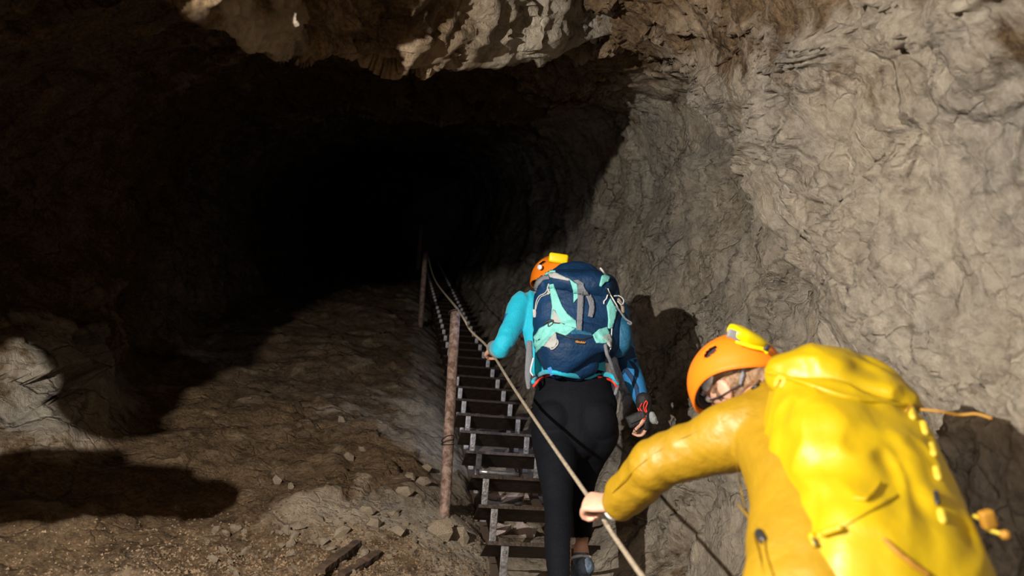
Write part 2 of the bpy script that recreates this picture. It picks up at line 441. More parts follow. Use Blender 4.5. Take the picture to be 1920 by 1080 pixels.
wall_left = strip('wall_left', jb[2], jb[3]); floor = strip('floor', jb[3], jb[0] + NC)
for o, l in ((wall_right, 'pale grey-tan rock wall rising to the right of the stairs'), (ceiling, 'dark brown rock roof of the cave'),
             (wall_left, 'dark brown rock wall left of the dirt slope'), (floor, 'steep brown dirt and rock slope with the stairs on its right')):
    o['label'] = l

# hanging rock lip of the roof nearest to the camera
def LB(px, py, z, t):
    B = Vector(((px - 960) / F * z, (540 - py) / F * z, z)); return LC + (B - LC) * t
def LS(x, y, k): return LC + Vector((x, y, 1)) * k
def CP3(px, py, z): return Vector(((px - 960) / F * z, (540 - py) / F * z, z))
curve = [CP3(1640, -330, 4.0), CP3(1440, -110, 4.3), CP3(1335, -15, 4.5), CP3(1255, 30, 4.4), CP3(1100, 80, 4.1), CP3(920, 124, 3.65), CP3(760, 112, 3.2), CP3(605, 100, 2.8),
         CP3(500, 92, 2.5), LS(.275, .046, 1.6), LS(.27, .04, 1.3), LS(.255, .03, 1.05), LS(.22, .005, .9), LB(960, 440, 8, .11), LB(930, 475, 9, .11), LB(790, 520, 13, .085),
         LB(620, 560, 10.5, .11), LB(450, 650, 7, .18), LB(330, 725, 5.5, .25), LB(230, 830, 4.6, .28), LB(140, 700, 4.6, .28), LB(60, 650, 4.6, .29), LB(-60, 700, 4.4, .29), LB(-300, 640, 4.0, .3)]  # unseen left run added and shaped to cast the shadow edge
cu = cr([tuple(v) for v in curve], 22)
prof = [(-1.15, .95), (-.85, .60), (-.55, .36), (-.30, .18), (-.12, .07), (0, 0), (.07, .07), (.14, .25), (.22, .55), (.3, 1.0), (.4, 1.6)]
pr = np.array(cr(prof, 14)); NP = len(pr); NU = len(cu)
lip = np.zeros((NU, NP, 3)); tipw = np.exp(-(np.hypot(pr[:, 0], pr[:, 1]) / .06) ** 2)
for i, c in enumerate(cu):
    w = np.array(cw(*c)); nearL = (Vector(c) - LC).length
    fr = min(1.0, max(.25, (nearL - .25) / 1.2))
    x = np.where(pr[:, 0] < 0, pr[:, 0] * fr, pr[:, 0] * (.6 + .4 * fr)); lip[i] = w + x[:, None] * a0 + pr[:, 1][:, None] * np.array([0, 0, 1.])
q = lip.reshape(-1, 3).astype(np.float32); wq = np.stack([fbm(q * 1.5 + 3, 3), fbm(q * 1.5 + 17, 3), fbm(q * 1.5 + 31, 3)], 1)
g1, ge = facets((q + wq * .2) * 2.6, .9, .7); g2, ge2 = facets((q + wq * .1) * 7, .9, .6)
dd = .10 * g1 + .045 * g2 + .02 * facets((q + wq * .05) * 16, .9, .6)[0] + .05 * fbm(q * 3, 4, .55) + .01 * fbm(q * 18, 2)
gr0 = np.gradient(lip, axis=0); gr1 = np.gradient(lip, axis=1); nn = np.cross(gr0, gr1); nn /= np.linalg.norm(nn, axis=2)[..., None]
if nn[:, NP // 4, 2].mean() > 0: nn = -nn
damp = (1 - .75 * tipw)[None, :, None]
lip2 = lip + nn * dd.reshape(NU, NP)[..., None] * damp
me = bpy.data.meshes.new('rock_lip')
i = np.arange(NU - 1)[:, None]; j = np.arange(NP - 1)[None, :]; b = i * NP + j
fc = np.stack([b, b + 1, b + NP + 1, b + NP], -1).reshape(-1, 4)
me.from_pydata(lip2.reshape(-1, 3).tolist(), [], fc.tolist())
at = me.attributes.new('dirt', 'FLOAT', 'POINT')
xr = np.array([((c[0] / c[2]) * F + 960) for c in cu]); dl = .76 - .70 * sm(xr, 780, 1000) - .45 * np.exp(-((xr - 480) / 70) ** 2) + .2 * (1 - sm(xr, 300, 400)); dl = np.repeat(dl[:, None], NP, 1)  # lit patches painted paler along the lip, shaded left end darker
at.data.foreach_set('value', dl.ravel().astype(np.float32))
at = me.attributes.new('high', 'FLOAT', 'POINT'); at.data.foreach_set('value', np.clip(g1 * .4 + g2 * .3, -.3, .6).astype(np.float32))
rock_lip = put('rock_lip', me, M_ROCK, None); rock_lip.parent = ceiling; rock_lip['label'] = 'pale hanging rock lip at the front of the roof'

# unseen rock spur added left of the camera to shadow the slope
bm = bmesh.new(); E0 = LC + (CP3(385, 925, 3.75) - LC) * .40; tip = cw(*E0)
loft(bm, [tip, tip + Vector((-.25, -.10, -.03)), tip + Vector((-.6, -.25, -.12)), tip + Vector((-1.1, -.45, -.3)), tip + Vector((-1.5, -.6, -.4))], [(.05, .09), (.10, .13), (.2, .2), (.34, .34), (.5, .5)], side=(0, 0, 1), n=48, sub=22)
me = bpy.data.meshes.new('shadow_spur'); bm.normal_update(); bm.to_mesh(me); bm.free(); co, no = arr(me); q = co.astype(np.float32)
co = co + no * (.055 * facets(q * 6)[0] + .02 * facets(q * 14)[0] + .04 * fbm(q * 5, 3))[:, None]; me.vertices.foreach_set('co', co.ravel())
me.attributes.new('dirt', 'FLOAT', 'POINT').data.foreach_set('value', np.full(len(co), .9, np.float32))
sp_o = put('shadow_spur', me, M_ROCK); sp_o.parent = wall_left

# ------------------------------------------------------------------ stones and debris on the slope (parts of the floor)
M_STONE = mat('stone', (.36, .30, .23), .9, bump=.8, bscale=25, col2=(.2, .15, .1), vscale=14, spec=.2)
M_STONEP = mat('pale_stone', (.55, .47, .44), .7, bump=.7, bscale=25, col2=(.36, .27, .24), vscale=14, spec=.3)
fb = bvh_of(floor)
def stone_mesh(seed, flat=.6):
    bm = bmesh.new(); bmesh.ops.create_icosphere(bm, subdivisions=1, radius=1)
    for v in bm.verts:
        v.co *= 1 + .45 * noise.noise(v.co * 1.3 + Vector((seed * 7.1, 0, 0))); v.co.z *= flat
    me = bpy.data.meshes.new('stone'); bm.to_mesh(me); bm.free(); return me
SM = [stone_mesh(i, .5 + .1 * (i % 3)) for i in range(5)]
for me in SM: me.materials.append(M_STONE)
SMP = [stone_mesh(i + 9, .35) for i in range(3)]
for me in SMP: me.materials.append(M_STONEP)
def stone(px, py, wpx, me):
    h = hit(fb, px, py)
    if h[0] is None: return
    z = proj(h[0])[2]; r = wpx / F * z / 2
    o = bpy.data.objects.new('stone', me); COL.objects.link(o); o.parent = floor
    o.location = h[0] + h[1] * r * .15 * (1 if h[1].z > 0 else -1); o.scale = (r, r, r)
    o.rotation_euler = (random.uniform(-.5, .5) + .6, random.uniform(-.4, .4), random.uniform(0, 6))
for k in range(110):
    px = random.uniform(380, 900); py = random.uniform(985 if px < 700 else 960, 1085)
    stone(px, py, random.choice([8, 10, 10, 12, 14, 18, 24]) , random.choice(SM))
for px, py, w in [(560, 990, 30), (640, 1000, 38), (700, 985, 34), (760, 925, 40), (790, 905, 34), (800, 880, 26), (770, 895, 22), (690, 960, 36), (735, 965, 30), (520, 905, 26), (545, 915, 20), (820, 1000, 60), (860, 1008, 52), (745, 1000, 40), (600, 975, 28), (655, 860, 24), (680, 845, 18), (640, 790, 20)]:
    stone(px, py, w, random.choice(SM))
for px, py, w in [(925, 934, 50), (960, 936, 54), (990, 932, 40), (935, 1000, 56), (985, 1004, 50), (915, 850, 26), (950, 852, 30), (978, 850, 22), (900, 888, 24), (975, 985, 44), (940, 990, 34), (884, 862, 16), (878, 842, 14), (1010, 945, 30)]:
    stone(px, py, w, random.choice(SMP))
# gravel: crumbs nobody could count
vs = []; fs = []
for k in range(9000):
    px = random.gauss(640, 260); py = 1110 - abs(random.gauss(0, 65 + .05 * max(0, px - 300)))
    if px < -60 or px > 935: continue
    h = hit(fb, px, py)
    if h[0] is None: continue
    r = random.uniform(.002, .0075); b = len(vs); c = h[0]
    for dx in ((1, 0, -.3), (-.6, .8, -.3), (-.5, -.9, -.3), (.1, .1, 1)):
        vs.append(tuple(c + Vector([r * (e + random.uniform(-.3, .3)) for e in dx])))
    fs += [(b, b + 1, b + 3), (b + 1, b + 2, b + 3), (b + 2, b, b + 3), (b, b + 2, b + 1)]
me = bpy.data.meshes.new('gravel'); me.from_pydata(vs, [], fs)
M_GRAV = mat('gravel', (.26, .18, .11), .85, col2=(.04, .022, .012), vscale=25)
gr = put('gravel', me, M_GRAV, None, False); gr.parent = floor; gr['kind'] = 'stuff'
# rotten boards lying on the dirt
M_WOOD = mat('rotten_wood', (.085, .05, .03), .9, bump=1, bscale=18, col2=(.03, .018, .01), vscale=9, stretch=(1, 1, 1))
def board(p0, p1, w, t, label):
    h0 = hit(fb, *p0); h1 = hit(fb, *p1)
    if h0[0] is None or h1[0] is None: return
    a, b = h0[0], h1[0]; ax = (b - a).normalized(); n = (h0[1] + h1[1]).normalized(); n = n if n.z > 0 else -n
    sd = ax.cross(n).normalized(); n = sd.cross(ax).normalized(); L = (b - a).length
    bm = bmesh.new(); N = 14; rings = []
    for i in range(N + 1):
        f = i / N; c = a.lerp(b, f) + n * (.012); ww = w / 2 * (1 - .5 * max(0, f - .8) / .2 * random.random()) * random.uniform(.85, 1.1); th = t * random.uniform(.8, 1.1)
        rings.append([bm.verts.new(c + sd * ww * x + n * th * y) for x, y in ((-1, -.5), (-.95, .5), (-.3, .62), (.35, .45), (.95, .5), (1, -.5))])
    for x, y in zip(rings, rings[1:]):
        for k in range(6): bm.faces.new((x[k], x[(k + 1) % 6], y[(k + 1) % 6], y[k]))
    bm.faces.new(rings[0][::-1]); bm.faces.new(rings[-1])
    tag(frombm('rotten_board', bm, M_WOOD, None, False), label, 'board')
board((598, 1078), (672, 1022), .05, .02, 'dark rotten board slanting across the gravel, longest of the scraps at the bottom edge')
board((640, 1084), (712, 1040), .04, .018, 'dark rotten board lying just right of the longest slanting one')
board((728, 908), (770, 903), .02, .012, 'thin dark splinter of wood on the dirt slope left of the nearest post')

# ------------------------------------------------------------------ stairs
M_IRON = mat('dark_rusty_iron', (.075, .05, .036), .55, .55, bump=.35, bscale=70, col2=(.03, .022, .018), vscale=20)
M_BAR = mat('grey_steel', (.34, .34, .36), .45, .6, bump=.4, bscale=60, col2=(.16, .14, .13), vscale=26)
M_RAIL = mat('brown_iron', (.10, .07, .05), .7, .3, bump=.4, bscale=50)
stairs = thing('metal_stairs', 'steep dark metal stairs of thin open treads climbing into the dark', 'stairs', T(1.4, .713, 0))
S0, DS, WS = 3.447, .334, .5; UL = .463
nrm = (A * .614 - U * .789)     # perpendicular to the incline, pointing under it
def shared(name, bm, m):
    me = bpy.data.meshes.new(name); bm.to_mesh(me); bm.free(); me.materials.append(m); return me
bm = bmesh.new(); box(bm, Vector((0, .12, 0)), (Vector((1, 0, 0)), Vector((0, 1, 0)), Vector((0, 0, 1))), (.25, .12, .003), .0015)
box(bm, Vector((0, .0, -.009)), (Vector((1, 0, 0)), Vector((0, 1, 0)), Vector((0, 0, 1))), (.25, .002, .004), .0008)
box(bm, Vector((0, -.0015, -.001)), (Vector((1, 0, 0)), Vector((0, 1, 0)), Vector((0, 0, 1))), (.25, .001, .005), .0003)
me_tread = shared('tread', bm, M_IRON)
bm = bmesh.new(); box(bm, Vector((0, 0, -.14)), (Vector((1, 0, 0)), Vector((0, 1, 0)), Vector((0, 0, 1))), (.017, .004, .14), .002)
for zz in (-.03, -.25):
    bmesh.ops.create_cone(bm, segments=8, radius1=.006, radius2=.006, depth=.014, cap_ends=True, matrix=Matrix.Translation((0, -.003, zz)) @ Matrix.Rotation(math.pi / 2, 4, 'X'))
me_strut = shared('strut', bm, M_BAR)
rz = AZ
for n in range(-6, 41):
    s = S0 + DS * n
    o = bpy.data.objects.new('tread', me_tread); o.location = T(s, UL + .25, 0); o.rotation_euler = (0, 0, rz); link(o, stairs)
    for du_ in (.08, .43):
        o = bpy.data.objects.new('strut', me_strut)
        o.location = T(s, UL + du_, 0) + A * .012 - U * .004
        o.rotation_euler = (math.radians(26), 0, rz); link(o, stairs)
for du_ in (.08, .43):
    bm = bmesh.new(); s0, s1 = S0 - DS * 6.2, S0 + DS * 40.5; L = (T(s1, 0, 0) - T(s0, 0, 0)).length
    ax = (T(1, 0, 0) - T(0, 0, 0)).normalized(); perp = R.cross(ax).normalized()
    c = T((s0 + s1) / 2, UL + du_, 0) - perp * (.255)
    box(bm, c, (R, ax, perp), (.02, L / 2, .02), .003); frombm('stringer', bm, M_RAIL, stairs, False)
# pipe under the treads
M_PIPE = mat('galvanised_pipe', (.6, .57, .6), .35, .8, bump=.3, bscale=50, var=.4, vscale=20)
bm = bmesh.new(); p0, p1 = P(899, 884, 4.42), P(972, 890, 4.47); loft(bm, [p0, p1], [.012, .012], n=12, cap=False)
tag(frombm('pipe', bm, M_PIPE), 'short silvery pipe lying crosswise under the lower metal treads', 'pipe')

# ------------------------------------------------------------------ rail posts and rope
M_POST = mat('rusty_post', (.30, .21, .17), .8, .2, bump=.9, bscale=45, col2=(.11, .06, .045), vscale=32)
M_ROPE = mat('rope', (.36, .30, .22), .85, bump=.6, bscale=120, var=.35, vscale=60)
M_WIRE = mat('dark_wire', (.03, .025, .02), .6, .4)
def post(base, h, r, lean, label):
    t = thing('rail_post', label, 'post', base, 'rusty posts of the rope rail')
    bm = bmesh.new(); top = base + U * h + lean; dn = base - U * .12
    pts = [dn.lerp(top, i / 6) for i in range(7)]
    bm2 = bm; n = 20; rings = []
    for i, c in enumerate(pts): rings.append([bm.verts.new(c + Vector((math.cos(a) * r, math.sin(a) * r, 0))) for a in [2 * math.pi * k / n for k in range(n)]])
    inn = [bm.verts.new(v.co + (top - v.co) * .22) for v in rings[-1]]; low = [bm.verts.new(v.co - U * .05) for v in inn]
    for x, y in zip(rings + [inn], rings[1:] + [inn, low]):
        for k in range(n): bm.faces.new((x[k], x[(k + 1) % n], y[(k + 1) % n], y[k]))
    bm.faces.new(low)
    frombm('pipe_body', bm, M_POST, t)
    return t, top
b1 = P(835, 930, 3.98)
p1, top1 = post(b1, 1.07, .028, Vector((.01, 0, 0)), 'nearest thick rusty post beside the stairs, rope at its top')
for k, zz in enumerate((.27, .285, .30)):
    bm = bmesh.new(); c = b1 + U * zz; pts = [c + Vector((math.cos(a) * .031, math.sin(a) * .031, .012 * math.sin(a + k))) for a in [i * math.pi / 8 for i in range(17)]]
    loft(bm, pts, [.003] * 17, n=6, sub=2); frombm('wire_tie', bm, M_WIRE, p1)
p2, top2 = post(P(788, 612, 9.9), 1.13, .032, Vector((0, 0, 0)), 'second rusty post uphill, just behind the nearest one')
b3 = P(785, 492, 13.6)
p3, top3 = post(b3, .86, .04, Vector((0, 0, 0)), 'farthest faint post, standing at the edge of the darkness')
for t, tp in ((p1, top1), (p2, top2), (p3, top3)):
    bm = bmesh.new(); pts = [tp - U * .012 + Vector((math.cos(a) * .036, math.sin(a) * .036, 0)) for a in [i * math.pi / 8 for i in range(17)]]
    loft(bm, pts, [.005] * 17, n=6, sub=2); frombm('collar', bm, M_WIRE, t)
h1 = P(916, 653, 3.93); h2 = P(1116, 950, 2.19)
off = Vector((.02, -.03, -.012))
rp = [top3 + off, top3.lerp(top2, .5) - U * .12, top2 + off, top2.lerp(top1, .5) - U * .09, top1 + off, top1.lerp(h1, .5) - U * .012, h1, h1.lerp(h2, .35) - U * .01, h1.lerp(h2, .7) - U * .008, h2,
      P(1148, 1000, 2.10), P(1215, 1095, 1.7), P(1300, 1200, 1.45)]
bm = bmesh.new(); loft(bm, rp, [.0055] * 4 + [.0065] * 9, n=10, sub=14)
tag(frombm('hand_rope', bm, M_ROPE), 'taut tan rope strung from post to post and through both climbers hands', 'rope')

# ------------------------------------------------------------------ figures
M_SKIN = mat('skin', (.62, .34, .24), .55, bump=.15, bscale=90, var=.15, vscale=20)
M_HAIR = mat('brown_blond_hair', (.26, .15, .075), .55, bump=1, bscale=60, col2=(.12, .065, .035), vscale=30, stretch=(1, 1, .25))
M_DHAIR = mat('dark_brown_hair', (.09, .04, .02), .55, bump=1, bscale=60, col2=(.04, .02, .01), vscale=30)
M_EYE = mat('eye_white', (.75, .73, .7), .3); M_IRIS = mat('iris', (.07, .04, .02), .3); M_LIP = mat('lip', (.5, .2, .17), .5)

def frame(f, u):
    f = Vector(f).normalized(); u = Vector(u); u = (u - f * u.dot(f)).normalized(); r = f.cross(u).normalized(); return r, f, u
def head_shape(bm, c, fr):
    r, f, u = fr
    ell(bm, c + u * .02, fr, (.074, .094, .10)); ell(bm, c - u * .045 + f * .022, fr, (.058, .07, .068))
    loft(bm, [c + f * .09 + u * .012, c + f * .108 - u * .012, c + f * .116 - u * .028], [.008, .011, .014], side=r, n=10)
    ell(bm, c + f * .082 + u * .03, fr, (.05, .02, .012)); ell(bm, c + f * .086 - u * .085, fr, (.022, .02, .016)); ell(bm, c + f * .088 - u * .056, fr, (.026, .014, .011))
    for s in (-1, 1):
        ell(bm, c + r * s * .077 - f * .004 - u * .005, fr, (.008, .02, .032)); ell(bm, c + r * s * .083 - f * .012 - u * .001, fr, (.006, .016, .026))
def face_bits(c, fr, parent):
    r, f, u = fr
    for s in (-1, 1):
        bm = bmesh.new(); ell(bm, c + f * .083 + r * s * .031 + u * .008, fr, (.015, .012, .011)); e = frombm('eye', bm, M_EYE, parent)
        bm = bmesh.new(); ell(bm, c + f * .094 + r * s * .031 + u * .008, fr, (.006, .003, .006), 2); frombm('iris', bm, M_IRIS, e)
    bm = bmesh.new(); loft(bm, [c + f * .099 - u * .056 + r * x for x in (-.024, 0, .024)], [.003, .006, .003], side=u, n=8); frombm('mouth', bm, M_LIP, parent)
def hand_shape(bm, w, fd, pn, thumb, curl=(.5, .7, .5), sc=1.0, spread=.06):
    """w wrist, fd finger direction, pn palm normal, thumb +-1 side"""
    fd = Vector(fd).normalized(); pn = Vector(pn); pn = (pn - fd * pn.dot(fd)).normalized(); ac = fd.cross(pn).normalized() * thumb
    loft(bm, [w - fd * .03, w + fd * .02 * sc, w + fd * .055 * sc, w + fd * .085 * sc], [(.026 * sc, .018 * sc), (.03 * sc, .017 * sc), (.038 * sc, .015 * sc), (.036 * sc, .012 * sc)], side=ac, n=16)
    for i, (o, L) in enumerate(((.028, .072), (.010, .082), (-.010, .076), (-.028, .060))):
        p = w + fd * .084 * sc + ac * o * sc; dirv = (fd + ac * o * spread * 20).normalized(); pts = [p - fd * .02, p]; a = 0
        for frac, cc in zip((.45, .32, .23), curl):
            a += cc; dv_ = (dirv * math.cos(a) + pn * math.sin(a)); p = p + dv_ * L * frac * sc; pts.append(p)
        loft(bm, pts, [.0095 * sc, .0095 * sc, .0088 * sc, .008 * sc, .007 * sc], side=ac, n=10, sub=3)
    b = w + fd * .028 * sc + ac * .026 * sc; d1 = (ac * .6 + fd * .65 + pn * .45).normalized(); d2 = (fd * .8 + pn * .75 - ac * .15).normalized()
    loft(bm, [b - d1 * .01, b + d1 * .035 * sc, b + d1 * .035 * sc + d2 * .03 * sc, b + d1 * .035 * sc + d2 * .055 * sc], [.014 * sc, .0115 * sc, .0105 * sc, .008 * sc], side=ac, n=10, sub=3)
def helmet(name, label, c, fr, group, arch=.062, vent=True):
    """climbing helmet: shell with arched side cut, liner, vents, rear lamp box, straps clips"""
    r, f, u = fr; t = thing(name, label, 'helmet', c, group)
    bm = bmesh.new(); NA, NR = 96, 34; RX, RY, RZ = .110, .136, .116
    def rim(a):   # a=0 right side, pi/2 front
        return -.034 + arch * math.cos(a) ** 2 * 1.0 + (.012 if math.sin(a) > .5 else 0) * 0
    def pt(a, w, s=1.0):
        zr = rim(a); ph0 = math.asin(max(-1, min(1, zr / RZ))); ph = ph0 + (math.pi / 2 - ph0) * w
        k = 1 + .035 * math.exp(-((w) / .08) ** 2) + .012 * math.cos(2 * a) ** 4 * math.sin(w * math.pi)
        return c + r * (RX * s * math.cos(ph) * math.cos(a) * k) + f * (RY * s * math.cos(ph) * math.sin(a) * k) + u * (RZ * s * math.sin(ph))
    rows = []
    for i in range(NR): rows.append([bm.verts.new(pt(2 * math.pi * k / NA, i / NR)) for k in range(NA)])
    top = bm.verts.new(pt(0, 1))
    for x, y in zip(rows, rows[1:]):
        for k in range(NA): bm.faces.new((x[k], x[(k + 1) % NA], y[(k + 1) % NA], y[k]))
    for k in range(NA): bm.faces.new((rows[-1][k], rows[-1][(k + 1) % NA], top))
    # vents: faces removed and the hole edges relaxed to ovals
    if vent:
        for va, vw in ((math.radians(200), .44), (math.radians(-20), .44), (math.radians(118), .5), (math.radians(62), .5)):
            kill = []
            for fc_ in bm.faces:
                m_ = fc_.calc_center_median(); q_ = pt(va, vw); d_ = m_ - q_
                e = (d_.dot(f) / .021) ** 2 + (d_.dot(u) / .013) ** 2 + (d_.dot(r) / .05) ** 2
                if vw > .45 : e = (d_.length / .012) ** 2
                if e < 1: kill.append(fc_)
            bmesh.ops.delete(bm, geom=kill, context='FACES')
    o = frombm('shell', bm, M_ORANGE, t)
    sd = o.modifiers.new('thick', 'SOLIDIFY'); sd.thickness = .005; sd.offset = 1
    bm = bmesh.new(); rows = []
    for i in range(14): rows.append([bm.verts.new(pt(2 * math.pi * k / 48, .05 + .95 * i / 14, .93)) for k in range(48)])
    for x, y in zip(rows, rows[1:]):
        for k in range(48): bm.faces.new((x[k], x[(k + 1) % 48], y[(k + 1) % 48], y[k]))
    bm.faces.new(rows[-1]); ln_ = frombm('liner', bm, M_LINER, t)
    sd = ln_.modifiers.new('thick', 'SOLIDIFY'); sd.thickness = .006; sd.offset = -1
    # rim bead
    bm = bmesh.new(); pts = [pt(2 * math.pi * k / 48, 0, 1.01) for k in range(49)]; loft(bm, pts, [.0035] * 49, side=u, n=8, sub=2, cap=False); frombm('rim', bm, M_ORANGE, t)
    return t, pt
M_ORANGE = mat('orange_plastic', (.80, .19, .008), .5, spec=.3, bump=.05, bscale=40)
M_LINER = mat('dark_liner', (.035, .025, .022), .8)
M_YPL = mat('yellow_plastic', (.80, .62, .0), .4)
M_GREYP = mat('grey_plastic', (.22, .22, .24), .5); M_WHITE = mat('white_webbing', (.72, .73, .74), .7, bump=.4, bscale=90)
M_BLACKW = mat('black_webbing', (.03, .03, .033), .7, bump=.4, bscale=90)
M_GREYW = mat('grey_webbing', (.17, .18, .21), .8, bump=.5, bscale=140)

# ================================================================== climber in teal
J1 = dict(head=P(1044, 528, 3.95), neck=P(1058, 560, 3.84), shL=P(983, 566, 3.74), shR=P(1148, 572, 3.74), elL=P(941, 650, 3.60), wrL=P(929, 656, 3.86),
          elR=P(1178, 680, 3.66), wrR=P(1208, 765, 3.52), hipL=P(1040, 800, 3.47), hipR=P(1116, 800, 3.49), knL=P(1047, 950, 3.17), anL=P(1054, 1170, 2.80),
          knR=P(1094, 905, 3.55), anR=P(1090, 1040, 3.17))
r1, f1_, u1 = frame(cv(-.30, -.12, .93), cv(-.05, .95, .3))
climber = thing('person', 'person in a bright cyan jersey and black tights climbing the metal stairs, seen from behind', 'person', P(1078, 1150, 3.0), 'climbers')
sx = cv(1, 0, .05)
UPT = cv(.0, .846, .533)
chest = P(1070, 600, 3.72); waist = P(1078, 690, 3.60); hip = P(1078, 765, 3.50)
def body1(bm, g, hands=True):
    loft(bm, [P(1078, 815, 3.45), hip, waist, chest, P(1066, 560, 3.78)], [(.13 + g, .10 + g), (.178 + g, .118 + g), (.135 + g, .095 + g), (.178 + g, .105 + g), (.125 + g, .07 + g)], side=sx, n=28)
    for a, b, c in (('shL', 'elL', 'wrL'), ('shR', 'elR', 'wrR')):
        loft(bm, [chest + (J1[a] - chest) * .35 + U * .03, J1[a], J1[a].lerp(J1[b], .5), J1[b], J1[b].lerp(J1[c], .35), J1[c]], [.052 + g, .054 + g, .046 + g, .040 + g, .041 + g, .027 + g], side=sx, n=18)
def legs1(bm, g):
    loft(bm, [J1['hipL'] + U * .03, J1['hipL'] - U * .06, J1['hipL'].lerp(J1['knL'], .5), J1['knL'], J1['knL'].lerp(J1['anL'], .33), J1['anL']], [.095 + g, .098 + g, .079 + g, .054 + g, .054 + g, .032 + g], side=sx, n=22)
    loft(bm, [J1['hipR'] + U * .03, J1['hipR'] - U * .04, J1['hipR'].lerp(J1['knR'], .5), J1['knR'], J1['knR'].lerp(J1['anR'], .35), J1['anR']], [.095 + g, .095 + g, .074 + g, .050 + g, .047 + g, .029 + g], side=sx, n=22)
def foot(bm, an, d, g=0):
    d = Vector(d).normalized(); h = an - U * .07
    loft(bm, [h - d * .045 + U * .01, h + d * .03, h + d * .10, h + d * .17], [(.033 + g, .034 + g), (.037 + g, .040 + g), (.044 + g, .026 + g), (.036 + g, .018 + g)], side=R, n=16)
    loft(bm, [an + U * .03, an - U * .03, h + d * .02], [.030 + g, .033 + g, .034 + g], side=R, n=14)
bm = bmesh.new(); body1(bm, -.010); legs1(bm, -.008)
head_shape(bm, J1['head'], (r1, f1_, u1)); loft(bm, [chest + U * .1, J1['neck'], J1['head'] - u1 * .03], [.06, .052, .055], n=16)
hand_shape(bm, J1['wrL'], cv(-.12, .05, 1), cv(.3, -1, -.1), 1, (1.0, 1.2, .8)); hand_shape(bm, J1['wrR'], cv(.10, -.95, .1), cv(-.95, -.1, .15), -1, (.55, .9, .6))
foot(bm, J1['anR'], A); foot(bm, J1['anL'], A)
b1o = fuse('body', bm, M_SKIN, climber, .0065, 4)
face_bits(J1['head'], (r1, f1_, u1), climber)
M_CYAN = mat('cyan_jersey', (.0, .42, .60), .7, bump=.25, bscale=160, sheen=.2)
M_BLUE = mat('blue_panel_and_shade', (.015, .17, .42), .75, bump=.3, bscale=140)  # left sleeve panel, also the shade painted on the right sleeve
M_TIGHT = mat('black_tights', (.003, .0038, .007), .8, bump=.3, bscale=160, spec=.18)
M_DK = mat('dark_navy_print', (.005, .03, .09), .8)
def wr1(co, no):
    q = co.astype(np.float32); a = fbm(q * np.array([9, 9, 16], np.float32), 3); dE = np.minimum(np.linalg.norm(co - np.array(J1['elL']), axis=1), np.linalg.norm(co - np.array(J1['wrR']), axis=1))
    return a * .0022 + a * .006 * np.exp(-(dE / .09) ** 2)
bm = bmesh.new(); body1(bm, .004); loft(bm, [P(1000, 572, 3.73), P(1000, 620, 3.68), P(1008, 695, 3.60)], [.052, .050, .030], n=18)
jersey = fuse('jersey', bm, [M_CYAN, M_BLUE, M_DK], climber, .006, 5, wr1)
bm = bmesh.new(); bm.from_mesh(jersey.data)
bmesh.ops.delete(bm, geom=[v for v in bm.verts if proj(v.co)[0] < 1166 and proj(v.co)[1] > 716], context='VERTS'); bm.to_mesh(jersey.data); bm.free()
# right sleeve coloured deeper blue, its shade painted in; dark printed bands
me = jersey.data; co, _ = arr(me)
e = np.array(J1['elR']); w_ = np.array(J1['wrR']); s_ = np.array(J1['shR'])
idx = np.zeros(len(me.polygons), np.int32)
for p in me.polygons:
    c = p.center; px, py, z = proj(c)
    if px > 1140 and py > 560:
        idx[p.index] = 1
        ax = (py - 690) / 80
    if 915 < px < 955 and 588 < py < 642 and px < 958 - (py - 588) * .55 - 6: idx[p.index] = 1
me.polygons.foreach_set('material_index', idx)
jbv = bvh_of(jersey)
def c5(*pts): return [(1150 + x / 6, 640 + y / 6) for x, y in pts]
for pl_ in (c5((60, 40), (190, 40), (240, 90), (270, 175), (160, 215), (150, 330), (105, 380), (60, 250)), c5((120, 330), (160, 300), (235, 400), (285, 520), (300, 660), (262, 670), (240, 540), (190, 430)), c5((165, 205), (230, 240), (285, 330), (280, 410), (240, 400), (245, 330), (200, 265)), c5((225, 205), (275, 195), (290, 225), (235, 240))):
    patch('sleeve_print', pl_, jbv, M_DK, climber, off=.0005, step=2, thick=.001)
bm = bmesh.new(); legs1(bm, .004)
loft(bm, [P(1078, 815, 3.45), hip, P(1078, 715, 3.57)], [(.135, .11), (.186, .124), (.158, .112)], side=sx, n=28)
for px in (1040, 1118): ell(bm, P(px, 790, 3.43), (Vector((1, 0, 0)), cv(0, 0, 1), cv(0, 1, 0)), (.090, .085, .10))
tights = fuse('tights', bm, M_TIGHT, climber, .006, 8, lambda co, no: fbm(co.astype(np.float32) * np.array([8, 8, 14], np.float32), 3) * .003)
